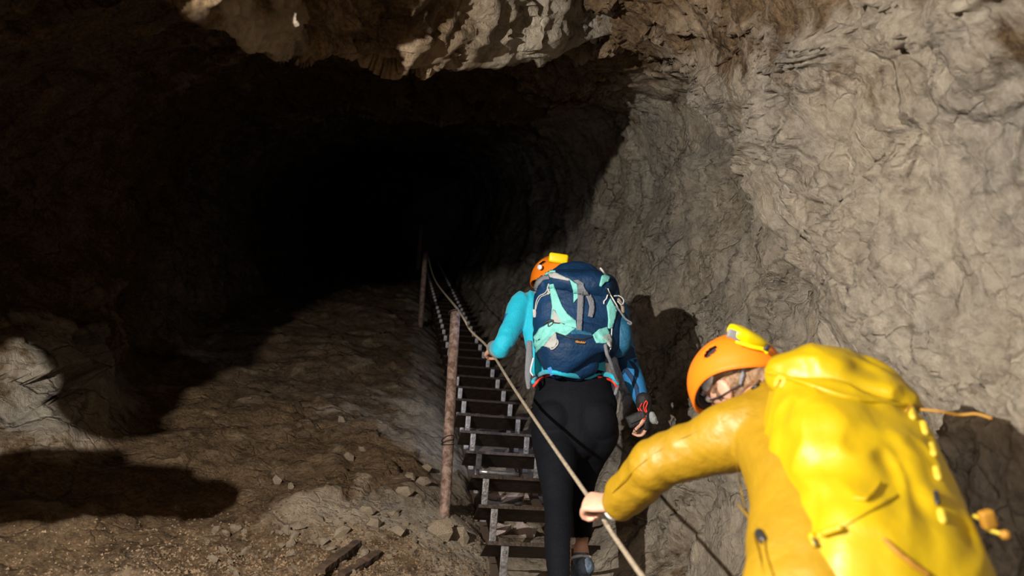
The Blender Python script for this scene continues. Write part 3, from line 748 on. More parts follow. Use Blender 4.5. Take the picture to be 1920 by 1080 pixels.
# cut the right tight leg off above the ankle
me = tights.data; bm = bmesh.new(); bm.from_mesh(me)
kill = [v for v in bm.verts if proj(v.co)[0] > 1070 and proj(v.co)[1] > 1009]
bmesh.ops.delete(bm, geom=kill, context='VERTS'); bm.to_mesh(me); bm.free()
M_SHOE = mat('grey_blue_shoe', (.16, .22, .32), .7, bump=.5, bscale=70, col2=(.05, .07, .11), vscale=25)
M_SOLE = mat('pale_sole', (.6, .6, .58), .7)
for nm in ('anR', 'anL'):
    bm = bmesh.new(); an = J1[nm]; h = an - U * .07
    loft(bm, [h - A * .05 + U * .012, h + A * .03 + U * .004, h + A * .10, h + A * .18], [(.038, .036), (.043, .044), (.049, .030), (.040, .020)], side=R, n=18)
    loft(bm, [an - U * .012, an - U * .04, h + A * .02], [.036, .038, .04], side=R, n=16)
    sh_ = fuse('shoe', bm, M_SHOE, climber, .005, 3)
    bm = bmesh.new(); c = h - U * .032
    loft(bm, [c - A * .06, c + A * .03, c + A * .12, c + A * .19], [(.036, .008), (.042, .008), (.05, .008), (.036, .007)], side=R, n=16); frombm('sole', bm, M_SOLE, sh_)
    bm = bmesh.new(); pts = [an - U * .014 + Vector((math.cos(a) * .037, math.sin(a) * .037, 0)) for a in [i * math.pi / 8 for i in range(17)]]
    loft(bm, pts, [.006] * 17, n=8, sub=2); frombm('shoe_collar', bm, M_SOLE, sh_)
bm = bmesh.new(); hc = J1['head']
ell(bm, hc + u1 * .022 - f1_ * .012, (r1, f1_, u1), (.083, .098, .102)); loft(bm, [hc - f1_ * .07, hc - f1_ * .085 - u1 * .08, hc - f1_ * .06 - u1 * .15], [(.06, .03), (.05, .03), (.03, .02)], side=r1, n=16)
fuse('hair', bm, M_DHAIR, climber, .006, 3, lambda co, no: fbm(co.astype(np.float32) * np.array([60, 60, 10], np.float32), 2) * .003)
# fingerless glove with red cord on the right hand, grey cuff on the left hand
M_GLOVE = mat('black_glove', (.012, .012, .014), .7, bump=.4, bscale=100); M_RED = mat('red_cord', (.85, .05, .03), .6); M_GREYK = mat('grey_knit', (.28, .30, .31), .9, bump=.7, bscale=120)
bm = bmesh.new(); w = J1['wrR']; fd = cv(.10, -.95, .1).normalized()
loft(bm, [w - fd * .035, w, w + fd * .05, w + fd * .082], [.036, .033, (.043, .022), (.042, .02)], side=fd.cross(cv(-.95, -.1, .15)), n=18)
gl = frombm('glove', bm, M_GLOVE, climber)
gb = bvh_of(gl, b1o)
for ln_ in ([(1203, 757), (1200, 766), (1207, 776), (1209, 785), (1204, 784), (1199, 772), (1196, 766)], [(1211, 752), (1207, 760), (1209, 770), (1213, 773), (1211, 765), (1214, 756), (1212, 752)]):
    cord('glove_cord', [on(gb, x, y, .005, 3.5) for x, y in ln_], .0028, M_RED, gl, 6, 4)
bm = bmesh.new(); loft(bm, [P(1222, 778, 3.5), P(1226, 788, 3.5), P(1231, 792, 3.5)], [.016, .018, .010], n=12); fuse('knit_cuff', bm, M_GREYK, climber, .004, 2)
bm = bmesh.new(); w = J1['wrL']; fd = cv(-.12, .05, 1).normalized(); loft(bm, [w - fd * .03, w, w + fd * .06], [.034, .034, .040], n=16); frombm('grey_glove', bm, M_GREYK, climber)
# device pouch held in the right hand
bm = bmesh.new(); box(bm, P(1192, 786, 3.49), (cv(.9, .38, .1).normalized(), cv(-.38, .9, .1).normalized(), cv(-.1, -.1, 1).normalized()), (.040, .026, .012), .006)
pou = thing('camera_pouch', 'small black pouch held in the gloved right hand of the cyan-clad climber', 'pouch', P(1192, 790, 3.49))
frombm('case', bm, M_GLOVE, pou)
bm = bmesh.new(); box(bm, P(1194, 783, 3.474), (cv(.9, .38, .1).normalized(), cv(-.38, .9, .1).normalized(), cv(-.1, -.1, 1).normalized()), (.036, .014, .004), .002); frombm('flap', bm, M_BLACKW, pou)
cord('wrist_strap', [P(1184, 790, 3.49), P(1190, 806, 3.49), P(1200, 812, 3.5), P(1206, 802, 3.5)], .002, M_BLACKW, pou)
# helmet 1
hfr = frame(cv(-.38, -.16, .9), cv(-.12, .95, .34))
h1t, hp1 = helmet('climbing_helmet', 'orange climbing helmet with a yellow lamp box, half hidden behind the blue backpack', P(1040, 524, 3.95), hfr, 'orange helmets', .03)
bm = bmesh.new(); box(bm, P(1047, 485, 3.84), (cv(.99, -.14, .05).normalized(), cv(.14, .99, .1).normalized(), cv(0, -.1, 1).normalized()), (.047, .024, .022), .011); frombm('lamp_box', bm, M_YPL, h1t)
bm = bmesh.new(); bmesh.ops.create_cone(bm, segments=24, radius1=.0125, radius2=.0125, depth=.004, cap_ends=True, matrix=Matrix.Translation(P(1012, 501, 3.835)) @ cv(-.5, .1, -.85).to_track_quat('Z', 'Y').to_matrix().to_4x4()); frombm('badge', bm, mat('badge_white', (.7, .75, .85), .5), h1t)

# ------------------------------------------------------------------ blue backpack
M_NAVY = mat('navy_nylon', (.003, .034, .105), .6, spec=.3, bump=.35, bscale=90, var=.3, vscale=9)
M_TEAL = mat('teal_nylon', (.01, .11, .22), .6, bump=.35, bscale=90, var=.25, vscale=9)
M_MINT = mat('mint_nylon', (.20, .62, .58), .65, bump=.25, bscale=90, var=.15, vscale=12)
M_GREYN = mat('pale_grey_nylon', (.38, .40, .40), .7, bump=.3, bscale=90)
M_LACE = mat('grey_lace', (.42, .44, .44), .7); M_BKP = mat('black_buckle', (.02, .02, .022), .45)
pack = thing('backpack', 'blue and mint hiking backpack with grey straps on the cyan-clad climber', 'backpack', P(1080, 705, 3.35), 'backpacks')
def pk(px0, px1, py, z, hd): 
    c = P((px0 + px1) / 2, py, z); return c, ((px1 - px0) / 2 / F * z, hd)
rowsP = [pk(1048, 1124, 688, 3.44, .06), pk(1018, 1146, 676, 3.45, .115), pk(1003, 1158, 655, 3.47, .135), pk(1001, 1164, 620, 3.50, .13), pk(1001, 1166, 585, 3.53, .13), pk(1003, 1163, 555, 3.56, .125), pk(1010, 1148, 538, 3.59, .115), pk(1026, 1126, 524, 3.61, .08)]
def pfold(co, no):
    q = co.astype(np.float32); a = fbm(q * np.array([7, 7, 11], np.float32), 3); r_ = 1 - np.abs(perlin(q * np.array([10, 10, 4], np.float32) + 4)) * 2
    return a * .007 + r_ * .003
bm = bmesh.new(); loft(bm, [x[0] for x in rowsP], [x[1] for x in rowsP], side=sx, n=40, power=2.6)
main = fuse('main_bag', bm, M_NAVY, pack, .006, 5, pfold)
bm = bmesh.new(); rb = [pk(1052, 1120, 684, 3.44, .06), pk(1018, 1144, 676, 3.44, .12), pk(1006, 1154, 662, 3.45, .140), pk(1012, 1150, 646, 3.46, .135)]
loft(bm, [x[0] for x in rb], [x[1] for x in rb], side=sx, n=40, power=2.6)
bot = fuse('bottom_bag', bm, M_NAVY, pack, .006, 4, pfold)
bm = bmesh.new()
loft(bm, [P(1022, 536, 3.54), P(1042, 529, 3.54), P(1080, 530, 3.53), P(1112, 536, 3.53), P(1132, 545, 3.55)], [(.046, .08), (.056, .12), (.062, .135), (.064, .13), (.052, .09)], side=cv(0, 1, 0), n=28, power=2.5)
lid = fuse('lid', bm, M_NAVY, pack, .006, 5, lambda co, no: fbm(co.astype(np.float32) * np.array([10, 10, 10], np.float32), 3) * .009)
bm = bmesh.new(); loft(bm, [P(1158, 656, 3.50), P(1161, 640, 3.50), P(1162, 615, 3.52), P(1158, 596, 3.54)], [(.035, .06), (.048, .08), (.047, .08), (.03, .05)], side=sx, n=24, power=2.6)
sp = fuse('side_pocket', bm, M_TEAL, pack, .006, 4, pfold)
pb = bvh_of(main, bot, lid, sp)
def c3(*pts): return [(990 + .213 * x, 480 + .213 * y) for x, y in pts]
patch('mint_panel', c3((190, 250), (225, 245), (262, 345), (300, 440), (345, 510), (420, 575), (425, 640), (330, 612), (290, 580), (240, 480), (222, 470), (213, 560), (204, 560), (214, 450)), pb, M_MINT, pack, step=2.6)
patch('mint_pocket', c3((60, 720), (110, 640), (160, 610), (210, 588), (310, 600), (415, 645), (330, 705), (255, 680), (205, 720), (180, 790), (120, 800), (78, 855), (60, 790)), pb, M_MINT, pack, step=2.8, wav=.006)
patch('grey_gusset', c3((228, 470), (262, 520), (325, 602), (215, 588), (213, 540)), pb, M_GREYN, pack, off=.002, step=2.6)
patch('mint_panel', c3((365, 205), (435, 250), (440, 370), (400, 415), (400, 300)), pb, M_MINT, pack, step=2.6)
patch('compression_strap', c3((440, 250), (492, 255), (472, 662), (424, 657)), pb, M_GREYW, pack, off=.007, step=2.8)
patch('strap_tail', c3((488, 262), (530, 320), (568, 380), (580, 460), (566, 552), (524, 536), (536, 450), (520, 390), (492, 330)), pb, M_GREYW, pack, off=.009, step=2.6)
patch('mint_panel', c3((690, 440), (722, 375), (748, 420), (776, 480), (760, 560), (735, 640), (700, 640), (705, 560), (700, 500)), pb, M_MINT, pack, step=2.6)
patch('mint_pocket', c3((565, 700), (620, 652), (690, 625), (712, 690), (700, 750), (690, 770), (600, 768)), pb, M_MINT, pack, step=2.8, wav=.006)
patch('grey_gusset', c3((250, 680), (262, 760), (240, 800), (200, 812), (150, 795), (205, 722)), pb, M_GREYN, pack, off=.006, step=2.6)
patch('grey_gusset', c3((640, 720), (712, 690), (728, 740), (715, 810), (690, 770)), pb, M_GREYN, pack, off=.006, step=2.6)
patch('mint_trim', c3((82, 205), (110, 150), (160, 112), (245, 142), (180, 160), (125, 180), (88, 225)), pb, M_MINT, pack, step=2.6)
patch('mint_trim', c3((645, 182), (690, 170), (718, 190), (700, 225), (668, 235), (640, 268), (626, 262)), pb, M_MINT, pack, step=2.6)
patch('grey_trim', c3((180, 158), (240, 150), (330, 190), (372, 205), (360, 220), (280, 205), (200, 190)), pb, M_GREYN, pack, step=2.6)
patch('shoulder_strap', c3((60, 300), (80, 230), (130, 185), (190, 180), (195, 205), (140, 215), (100, 260), (72, 330), (50, 340)), pb, M_GREYW, pack, step=2.6, off=.006)
patch('grey_trim', c3((395, 215), (440, 208), (490, 240), (492, 256), (440, 250)), pb, M_GREYW, pack, step=2.6, off=.008)
patch('teal_panel', c3((372, 640), (425, 600), (480, 660), (560, 680), (570, 705), (480, 690), (380, 690)), pb, M_TEAL, pack, step=2.8, off=.001)
patch('seam', ribbon(c3((250, 680), (330, 712), (420, 735), (500, 735), (570, 712)), 1.6), pb, M_BKP, pack, step=2.4, off=.004)
patch('logo_patch', c3((424, 746), (498, 752), (496, 780), (424, 774)), pb, M_BKP, pack, step=2.4, off=.003)
# lettering on the patch
tc_ = bpy.data.curves.new('txt', 'FONT'); tc_.body = 'deuter'; tc_.size = .0165; tc_.extrude = .0008; tc_.align_x = 'CENTER'; tc_.align_y = 'CENTER'
to = bpy.data.objects.new('txt', tc_); COL.objects.link(to); dg = bpy.context.evaluated_depsgraph_get(); me = bpy.data.meshes.new_from_object(to.evaluated_get(dg)); bpy.data.objects.remove(to)
h = hit(pb, *c3((461, 763))[0]); nn_ = h[1] if h[1].dot(EYE - h[0]) > 0 else -h[1]; zz = nn_.normalized(); xx = (cv(1, -.10, 0) - zz * zz.dot(cv(1, -.10, 0))).normalized(); yy = zz.cross(xx)
Mx = Matrix((xx, yy, zz)).transposed().to_4x4(); Mx.translation = h[0] + zz * .0085; me.transform(Mx)
put('lettering', me, mat('orange_print', (.8, .35, .08), .6), pack, False)
def c3c(name, pts, r, m, off=.006, z=3.4): return cord(name, [on(pb, *q_, off, z) for q_ in c3(*pts)], r, m, pack, 6, 4)
c3c('lace', [(178, 280), (150, 325), (100, 352), (72, 405), (62, 480)], .0026, M_LACE); c3c('lace', [(186, 290), (165, 335), (115, 360), (85, 410), (66, 480)], .0022, M_LACE)
bm = bmesh.new(); box(bm, on(pb, *c3((58, 505))[0], .012, 3.4), (cv(1, .1, 0).normalized(), cv(-.1, 1, 0).normalized(), cv(0, 0, 1)), (.0075, .018, .006), .003); frombm('cord_lock', bm, M_LACE, pack)
c3c('lace', [(182, 250), (172, 290), (190, 320), (176, 335)], .004, M_LACE)
c3c('buckle', [(140, 600), (180, 575), (220, 565), (215, 600), (180, 620), (190, 580), (240, 590), (320, 600)], .0035, M_BKP)
c3c('buckle', [(70, 770), (100, 735), (138, 745), (135, 780), (95, 785), (75, 740)], .003, M_BKP)
c3c('buckle', [(195, 770), (225, 735), (258, 740), (262, 775), (225, 815), (200, 815), (210, 770)], .0035, M_LACE); c3c('buckle', [(215, 760), (222, 800), (245, 770)], .003, M_BKP)
c3c('braided_cord', [(640, 110), (665, 140), (690, 170), (712, 182)], .005, M_LACE); c3c('braided_cord', [(690, 285), (715, 330), (745, 380), (770, 430), (790, 462)], .006, M_BKP, .012, 3.42)
c3c('braided_cord', [(705, 290), (722, 335), (752, 385), (778, 430), (798, 466)], .003, M_WHITE, .018, 3.41)
c3c('lace', [(700, 345), (690, 375), (670, 398), (668, 418)], .003, M_WHITE); 
cord('loop', [P(*q_, 3.42) for q_ in c3((760, 352), (800, 350), (835, 375), (842, 405), (825, 430), (790, 400))], .003, M_LACE, pack, 6, 4)
cord('side_strap', [P(*q_, 3.43) for q_ in c3((775, 440), (812, 490), (850, 545), (890, 575), (908, 585), (905, 605), (880, 590))], .0045, M_GREYW, pack, 6, 4)
cord('water_tube', [P(*q_, 3.44) for q_ in c3((800, 385), (830, 440), (835, 490))], .008, mat('tan_rubber', (.25, .18, .13), .6), pack, 8, 4)
c3c('white_lace', [(738, 640), (735, 690), (730, 740), (732, 790), (725, 820)], .0025, M_WHITE)
# hip belt straps
hb = bvh_of(main, bot, tights, jersey)
patch('side_strap', ribbon([(1136, 655), (1139, 670), (1146, 690), (1151, 712), (1154, 735)], [6, 9, 7, 6, 4]), hb, M_GREYW, pack, off=.012, step=3)
cord('side_strap', [P(1135, 648, 3.33), P(1138, 663, 3.32), P(1143, 674, 3.33), P(1150, 694, 3.36), P(1158, 718, 3.42), P(1154, 738, 3.42)], .008, M_GREYW, pack, 8, 4)
bm = bmesh.new(); loft(bm, [P(993, 640, 3.52), P(992, 675, 3.49), P(990, 705, 3.47), P(991, 728, 3.46)], [(.012, .004), (.016, .005), (.014, .005), (.008, .004)], side=sx, n=10); frombm('side_strap', bm, M_GREYW, pack)
bm = bmesh.new(); loft(bm, [P(1000, 672, 3.45), P(995, 695, 3.44), P(999, 704, 3.42)], [.004, .004, .003], n=8); frombm('white_lace', bm, M_WHITE, pack)
wb = bvh_of(tights, bot, jersey, main)
def band(name, pts, r, m, par): 
    bm = bmesh.new(); loft(bm, [on(wb, x, y, .0, 3.42) for x, y in pts], [r] * len(pts), n=8, sub=4); return frombm(name, bm, m, par)
band('cyan_belt_edge', [(1000, 716), (1008, 706), (1025, 697), (1050, 700), (1078, 705), (1105, 707), (1130, 702), (1148, 706), (1157, 718)], .011, M_CYAN, pack)
band('red_belt_edge', [(1001, 724), (1009, 714), (1022, 706), (1034, 702)], .006, M_RED, pack); band('red_belt_edge', [(1122, 707), (1138, 710), (1150, 716), (1156, 725)], .006, M_RED, pack)
bm = bmesh.new(); box(bm, on(wb, 1033, 696, .012, 3.35), (cv(.9, .4, 0).normalized(), cv(-.45, .9, 0).normalized(), cv(0, 0, 1)), (.009, .018, .003), .002); frombm('blue_tab', bm, mat('blue_tab', (.03, .22, .6), .6), pack)

# ================================================================== climber in yellow
hd2 = P(1384, 719, 2.17); fr2 = frame(cv(-.50, -.58, .64), cv(-.50, .72, .42))
r2, f2_, u2 = fr2
J2 = dict(shL=P(1412, 805, 1.86), elL=P(1232, 872, 1.98), wrL=P(1158, 946, 2.10), shR=P(1640, 800, 1.95), elR=P(1660, 900, 2.15), wrR=P(1590, 950, 2.36))
yel = thing('person', 'person in a yellow jacket bending forward at the lower right, left hand on the rope', 'person', P(1600, 1500, 1.3), 'climbers')
ch2 = P(1520, 815, 1.88); ab2 = P(1570, 960, 1.62); hp2_ = P(1600, 1150, 1.42); sd2 = cv(.98, -.18, .1)
kn2 = [hp2_ + Vector((-.12, .28, -.24)), hp2_ + Vector((.10, .24, -.26))]; hj2 = [hp2_ + R * -.09, hp2_ + R * .09]
st2 = S0 - DS * 5
an2 = [T(S0 - DS * 5 + .07, .60, .10 + 0), T(S0 - DS * 6 + .07, .83, .10)]
def body2(bm, g):
    loft(bm, [hp2_ - U * .04, hp2_, ab2, ch2, P(1500, 775, 2.0)], [(.13 + g, .10 + g), (.165 + g, .12 + g), (.145 + g, .10 + g), (.165 + g, .105 + g), (.10 + g, .07 + g)], side=sd2, n=28)
    for a, b, c in (('shL', 'elL', 'wrL'), ('shR', 'elR', 'wrR')):
        loft(bm, [ch2 + (J2[a] - ch2) * .3, J2[a], J2[a].lerp(J2[b], .5), J2[b], J2[b].lerp(J2[c], .5), J2[c]], [.055 + g, .056 + g, .048 + g, .042 + g, .037 + g, .026 + g], side=U, n=20)
def legs2(bm, g):
    for h_, k_, a_ in zip(hj2, kn2, an2):
        loft(bm, [h_, h_.lerp(k_, .5), k_, k_.lerp(a_, .35), a_], [.088 + g, .078 + g, .055 + g, .052 + g, .034 + g], side=R, n=20)
bm = bmesh.new(); body2(bm, -.006); legs2(bm, -.006); head_shape(bm, hd2, fr2)
loft(bm, [P(1470, 775, 1.98), P(1440, 755, 2.06), hd2 - u2 * .05 - f2_ * .02], [.06, .054, .056], n=16)
hand_shape(bm, J2['wrL'], cv(-.75, -.02, .35), cv(.35, -.9, .3), -1, (1.25, 1.35, .9), 1.0); hand_shape(bm, J2['wrR'], cv(-.5, -.3, .8), cv(0, -1, 0), 1, (.4, .5, .4))
for a_ in an2: foot(bm, a_, A)
b2o = fuse('body', bm, M_SKIN, yel, .0055, 3); face_bits(hd2, fr2, yel)
M_JACK = mat('yellow_jacket', (.315, .185, .005), .5, bump=.3, bscale=50, var=.15, vscale=7)
M_TROU = mat('dark_trousers', (.03, .03, .035), .8, bump=.3, bscale=90)
def wr2(co, no):
    q = co.astype(np.float32); a = fbm(q * np.array([6, 6, 6], np.float32), 3)
    # creases run across the sleeve and along the back
    el, wr, sh2 = [np.array(J2[k_]) for k_ in ('elL', 'wrL', 'shL')]
    ax = (wr - sh2); ax /= np.linalg.norm(ax); t = (co - sh2) @ ax
    cre = perlin(np.stack([t * 22, a * 1.2, q[:, 2] * 3], 1).astype(np.float32)); near = np.exp(-((np.linalg.norm(co - el, axis=1)) / .13) ** 2) + .9 * np.exp(-((np.linalg.norm(co - sh2, axis=1)) / .09) ** 2) + .8 * np.exp(-((np.linalg.norm(co - wr, axis=1)) / .07) ** 2)
    tor = perlin((q @ np.array([[14., 2, 0], [0, 4, 2], [3, 0, 3]], np.float32)))
    far = 1 - np.exp(-(np.linalg.norm(co - np.array(ab2), axis=1) / .5) ** 2)
    return a * .006 + cre * .011 * near + tor * .008 * (1 - np.clip(near, 0, 1))
bm = bmesh.new()
loft(bm, [hp2_ - U * .08, hp2_, ab2, ch2, P(1495, 780, 2.0)], [(.19, .14), (.20, .15), (.178, .13), (.195, .13), (.12, .09)], side=sd2, n=30)
loft(bm, [ch2 + (J2['shL'] - ch2) * .3, J2['shL'], J2['shL'].lerp(J2['elL'], .5), J2['elL'], J2['elL'].lerp(J2['wrL'], .5), J2['wrL'] + (J2['elL'] - J2['wrL']) * .08], [.088, .086, .074, .067, .060, .050], side=U, n=24)
loft(bm, [ch2 + (J2['shR'] - ch2) * .3, J2['shR'], J2['shR'].lerp(J2['elR'], .5), J2['elR'], J2['wrR']], [.085, .08, .07, .06, .045], side=U, n=20)
loft(bm, [P(1470, 790, 1.96), P(1450, 765, 2.02), P(1446, 752, 2.06)], [(.085, .06), (.07, .05), (.06, .045)], side=sd2, n=20)   # collar
jacket = fuse('jacket', bm, M_JACK, yel, .006, 4, wr2)
bm = bmesh.new(); legs2(bm, .008); loft(bm, [hp2_ - U * .05, hp2_ + U * .05], [(.17, .12), (.165, .12)], side=R, n=24); fuse('trousers', bm, M_TROU, yel, .009, 4)
for a_ in an2:
    bm = bmesh.new(); h = a_ - U * .07
    loft(bm, [h - A * .05 + U * .005, h + A * .03 + U * .004, h + A * .10, h + A * .18], [(.038, .034), (.043, .04), (.049, .030), (.040, .024)], side=R, n=18)
    loft(bm, [a_ + U * .05, a_ - U * .04, h + A * .02], [.042, .042, .04], side=R, n=16); fuse('boot', bm, M_GLOVE, yel, .007, 3)
# cuff and white wristband
w = J2['wrL']; ax = (J2['wrL'] - J2['elL']).normalized()
bm = bmesh.new(); pts = [w + ax * .018 + (U * math.sin(a) + ax.cross(U).normalized() * math.cos(a)) * .0285 for a in [i * math.pi / 8 for i in range(17)]]
loft(bm, pts, [(.010, .0035)] * 17, side=ax, n=8, sub=2); frombm('wristband', bm, M_WHITE, yel)
# seams on the jacket sleeve and yoke
jb2 = bvh_of(jacket)
for ln_ in ([(1148, 925), (1190, 880), (1240, 842), (1300, 812), (1360, 790)], [(1385, 830), (1383, 870), (1392, 930), (1412, 1000), (1432, 1078)], [(1378, 752), (1400, 775), (1440, 790), (1448, 800)]):
    cord('seam', [on(jb2, x, y, .0, 1.9) for x, y in ln_], .0016, M_JACK, yel, 6, 5)
# toggle eyelet on the jacket side
bm = bmesh.new(); loft(bm, [on(jb2, 1424, 1000, .004, 1.7), on(jb2, 1431, 1012, .004, 1.7)], [.009, .009], n=12); frombm('hem_toggle', bm, M_BKP, yel)
cord('hem_cord', [on(jb2, 1383, 945, .004, 1.75), on(jb2, 1404, 970, .004, 1.72), on(jb2, 1428, 1000, .006, 1.7), on(jb2, 1436, 1040, .006, 1.66), on(jb2, 1448, 1078, .006, 1.64)], .002, M_JACK, yel)
cord('collar_toggle', [on(jb2, 1412, 728, .006, 2), on(jb2, 1420, 722, .008, 2), on(jb2, 1424, 715, .008, 2)], .005, M_BKP, yel)
# hair
bm = bmesh.new()
ell(bm, hd2 + u2 * .018 - f2_ * .016, fr2, (.083, .096, .100)); ell(bm, hd2 - f2_ * .055 - u2 * .045, fr2, (.062, .045, .06))
ell(bm, P(1428, 703, 2.08), fr2, (.034, .036, .04)); loft(bm, [P(1405, 715, 2.1), P(1425, 722, 2.08), P(1436, 742, 2.06)], [.03, .024, .016], n=14)
hair = fuse('hair', bm, M_HAIR, yel, .0045, 3)
me = hair.data; co, no = arr(me); q = co - np.array(hd2); fx, ux, rx_ = q @ np.array(f2_), q @ np.array(u2), q @ np.array(r2)
str_ = perlin(np.stack([ux * 95 + fx * 20, fx * 14, rx_ * 10], 1).astype(np.float32)); co = co + no * (str_ * .006)[:, None]; me.vertices.foreach_set('co', co.ravel()); me.update()
# helmet 2
h2t, hp2 = helmet('climbing_helmet', 'orange climbing helmet with an oval vent and yellow lamp box, worn above the yellow jacket', hd2 + u2 * .014 + f2_ * .002, fr2, 'orange helmets')
lf = cv(-.86, .30, -.25).normalized(); lu = cv(.30, .9, -.2); lu = (lu - lf * lu.dot(lf)).normalized(); lr = lf.cross(lu)
bc = P(1404, 634, 2.10)
bm = bmesh.new()
loft(bm, [bc - lf * .052 - lu * .004, bc - lf * .02, bc + lf * .02 + lu * .003, bc + lf * .044 + lu * .004], [(.024, .012), (.034, .018), (.038, .020), (.034, .017)], side=lr, n=24, power=3); lb_ = frombm('lamp_box', bm, M_YPL, h2t)
bm = bmesh.new(); box(bm, P(1377, 628, 2.066), (cv(.93, -.36, .1).normalized(), cv(.36, .93, 0).normalized(), cv(-.1, 0, 1).normalized()), (.018, .0115, .006), .002); frombm('grey_lens', bm, M_GREYP, lb_)
bm = bmesh.new(); loft(bm, [P(1383, 641, 2.07), P(1410, 650, 2.06), P(1432, 655, 2.06), P(1438, 660, 2.06)], [.006] * 4, n=10); frombm('clip', bm, M_YPL, h2t)
bm = bmesh.new(); box(bm, P(1438, 652, 2.05), (cv(.9, -.5, 0).normalized(), cv(.5, .9, 0).normalized(), cv(0, 0, 1)), (.006, .009, .006), .002); frombm('clip', bm, M_BKP, h2t)
hb2 = bvh_of(hair, b2o)
def hp_(line, w_, m_, nm='head_strap', off=.004): return patch(nm, ribbon(line, w_), hb2, m_, h2t, off=off, step=3)
hp_([(1335, 702), (1329, 716), (1322, 730)], [7, 15, 14], M_WHITE, 'white_pad'); hp_([(1362, 690), (1380, 682), (1395, 676), (1410, 672)], [5, 9, 10, 12], M_WHITE, 'white_pad')
hp_([(1393, 678), (1393, 700), (1388, 720)], 6, M_GREYW); hp_([(1320, 738), (1313, 750), (1310, 762)], 6, M_GREYW)
hp_([(1388, 720), (1372, 730), (1352, 742), (1330, 750)], 2.2, M_BLACKW, off=.001)

# ------------------------------------------------------------------ yellow backpack with rain cover
M_YEL = mat('yellow_cover', (.43, .29, .001), .45, bump=.3, bscale=22, var=.12, vscale=6)
M_YEL2 = mat('pale_yellow_strap', (.50, .37, .03), .5, bump=.2)
M_AMB = mat('amber_cord', (.33, .16, .012), .6)
yp = thing('backpack', 'bulging bright yellow backpack filling the lower right corner', 'backpack', P(1690, 1150, 1.3), 'backpacks')
def py_(x0, y0, x1, y1, z, hd): c = P((x0 + x1) / 2, (y0 + y1) / 2, z); return c, (math.hypot(x1 - x0, y1 - y0) / 2 / F * z, hd)
ry = [py_(1500, 1230, 1850, 1150, 1.36, .10), py_(1488, 1090, 1828, 1050, 1.43, .12), py_(1476, 990, 1790, 960, 1.52, .13), py_(1462, 900, 1755, 870, 1.60, .13), py_(1452, 820, 1722, 800, 1.69, .12), py_(1448, 752, 1690, 752, 1.77, .11), py_(1456, 725, 1665, 738, 1.81, .08)]
def yf(co, no):
    q = co.astype(np.float32); a = fbm(q * 5, 3); fx = perlin(q @ np.array([[5., 1, 0], [2, 3, 2], [9, 0, 4]], np.float32) + 3); fine_ = 1 - 2 * np.abs(perlin(q * np.array([11, 11, 7], np.float32) + a[:, None] * .5))
    return a * .013 + fx * .012 + fine_ * .009
bm = bmesh.new(); loft(bm, [x[0] for x in ry], [x[1] for x in ry], side=sd2, n=44, power=2.7)
ymain = fuse('main_bag', bm, M_YEL, yp, .007, 6, yf)
bm = bmesh.new(); loft(bm, [P(1478, 706, 1.78), P(1530, 702, 1.76), P(1600, 720, 1.74), P(1655, 740, 1.73), P(1688, 756, 1.74)], [(.048, .08), (.052, .115), (.052, .12), (.044, .11), (.025, .07)], side=cv(0.15, 1, 0), n=32, power=2.3)
ylid = fuse('lid', bm, M_YEL, yp, .006, 5, yf)
yb = bvh_of(ymain, ylid)
def yc(name, pts, r, m, off=.003, z=1.5): return cord(name, [on(yb, x, y, off, z) for x, y in pts], r, m, yp, 8, 5)
yc('lid_seam', [(1440, 698), (1470, 706), (1520, 722), (1580, 742), (1640, 752), (1700, 762)], .005, M_YEL)
yc('strap', [(1455, 722), (1462, 708), (1472, 712), (1466, 724)], .006, M_YEL2)
patch('front_strap', ribbon([(1522, 1010), (1560, 996), (1600, 972), (1650, 945), (1680, 930)], [12, 14, 10, 8, 6]), yb, M_YEL, yp, off=.001, step=4, thick=.003)
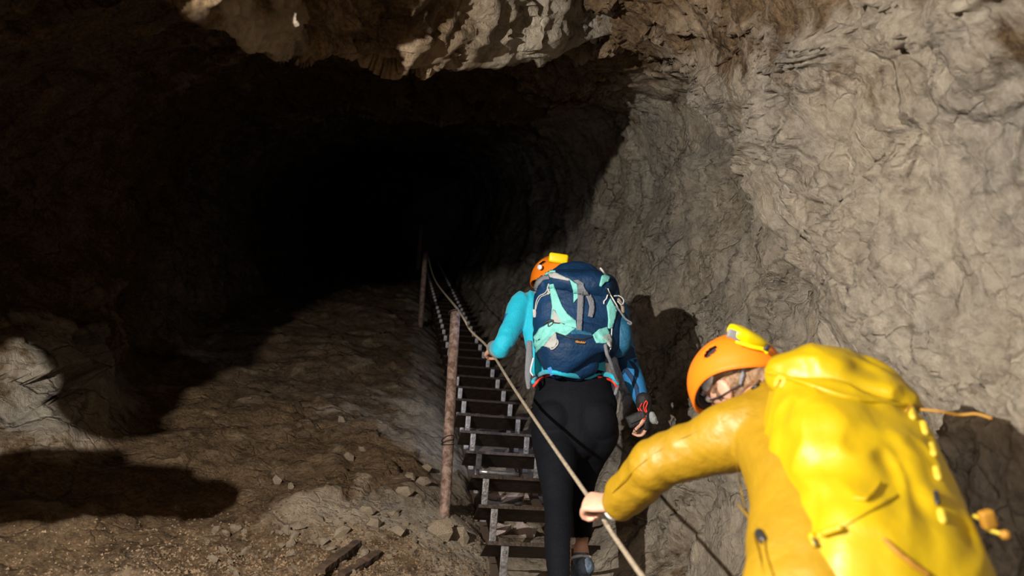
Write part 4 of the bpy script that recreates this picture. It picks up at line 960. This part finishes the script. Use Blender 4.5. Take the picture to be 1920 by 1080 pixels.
patch('crossing_strap', ribbon([(1600, 936), (1622, 938), (1636, 925), (1648, 906)], [5, 8, 8, 6]), yb, M_YEL, yp, off=.003, step=4)
bm = bmesh.new(); loft(bm, [on(yb, 1545, 1000, .012, 1.4), on(yb, 1575, 990, .014, 1.4)], [.006, .006], n=12); frombm('buckle', bm, M_YEL, yp)
bm = bmesh.new(); loft(bm, [on(yb, 1523, 1006, .008, 1.4), on(yb, 1528, 1020, .008, 1.4)], [.008, .006], n=12); frombm('buckle', bm, M_YEL, yp)
yc('buckle_ring', [(1518, 1008), (1526, 1012), (1531, 1022)], .0025, M_BKP, .014)
for x, y in ((1710, 775), (1733, 803), (1749, 843), (1757, 888), (1766, 968)):
    bm = bmesh.new(); loft(bm, [on(yb, x - 2, y - 8, .001, 1.55), on(yb, x + 2, y + 8, .001, 1.55)], [.0075, .0075], n=10); frombm('daisy_loop', bm, M_YEL2, yp)
yc('black_slot', [(1755, 925), (1758, 942)], .005, M_BKP, .003); yc('amber_edge', [(1700, 770), (1712, 760), (1724, 764)], .0035, M_AMB, .006)
patch('side_strap', ribbon([(1655, 1010), (1680, 1035), (1710, 1060), (1740, 1080)], [4, 8, 8, 8]), yb, M_AMB, yp, off=.003, step=5)
cord('loose_cord', [P(1728, 768, 1.62), P(1765, 772, 1.60), P(1800, 778, 1.60), P(1830, 776, 1.58), P(1858, 784, 1.56)], .003, M_AMB, yp, 8, 4)
cord('loose_cord', [P(1828, 968, 1.42), P(1842, 975, 1.40), P(1850, 990, 1.39), P(1868, 998, 1.38), P(1888, 1004, 1.37)], .004, M_YEL2, yp, 8, 4)
bm = bmesh.new(); box(bm, P(1852, 974, 1.39), (cv(.95, .3, 0).normalized(), cv(-.3, .95, 0).normalized(), cv(0, 0, 1)), (.012, .016, .010), .005); frombm('cord_lock', bm, M_AMB, yp)
bm = bmesh.new(); ell(bm, P(1885, 1003, 1.37), (cv(1, 0, 0), cv(0, 1, 0), cv(0, 0, 1)), (.009, .009, .009), 2); frombm('cord_end', bm, M_AMB, yp)
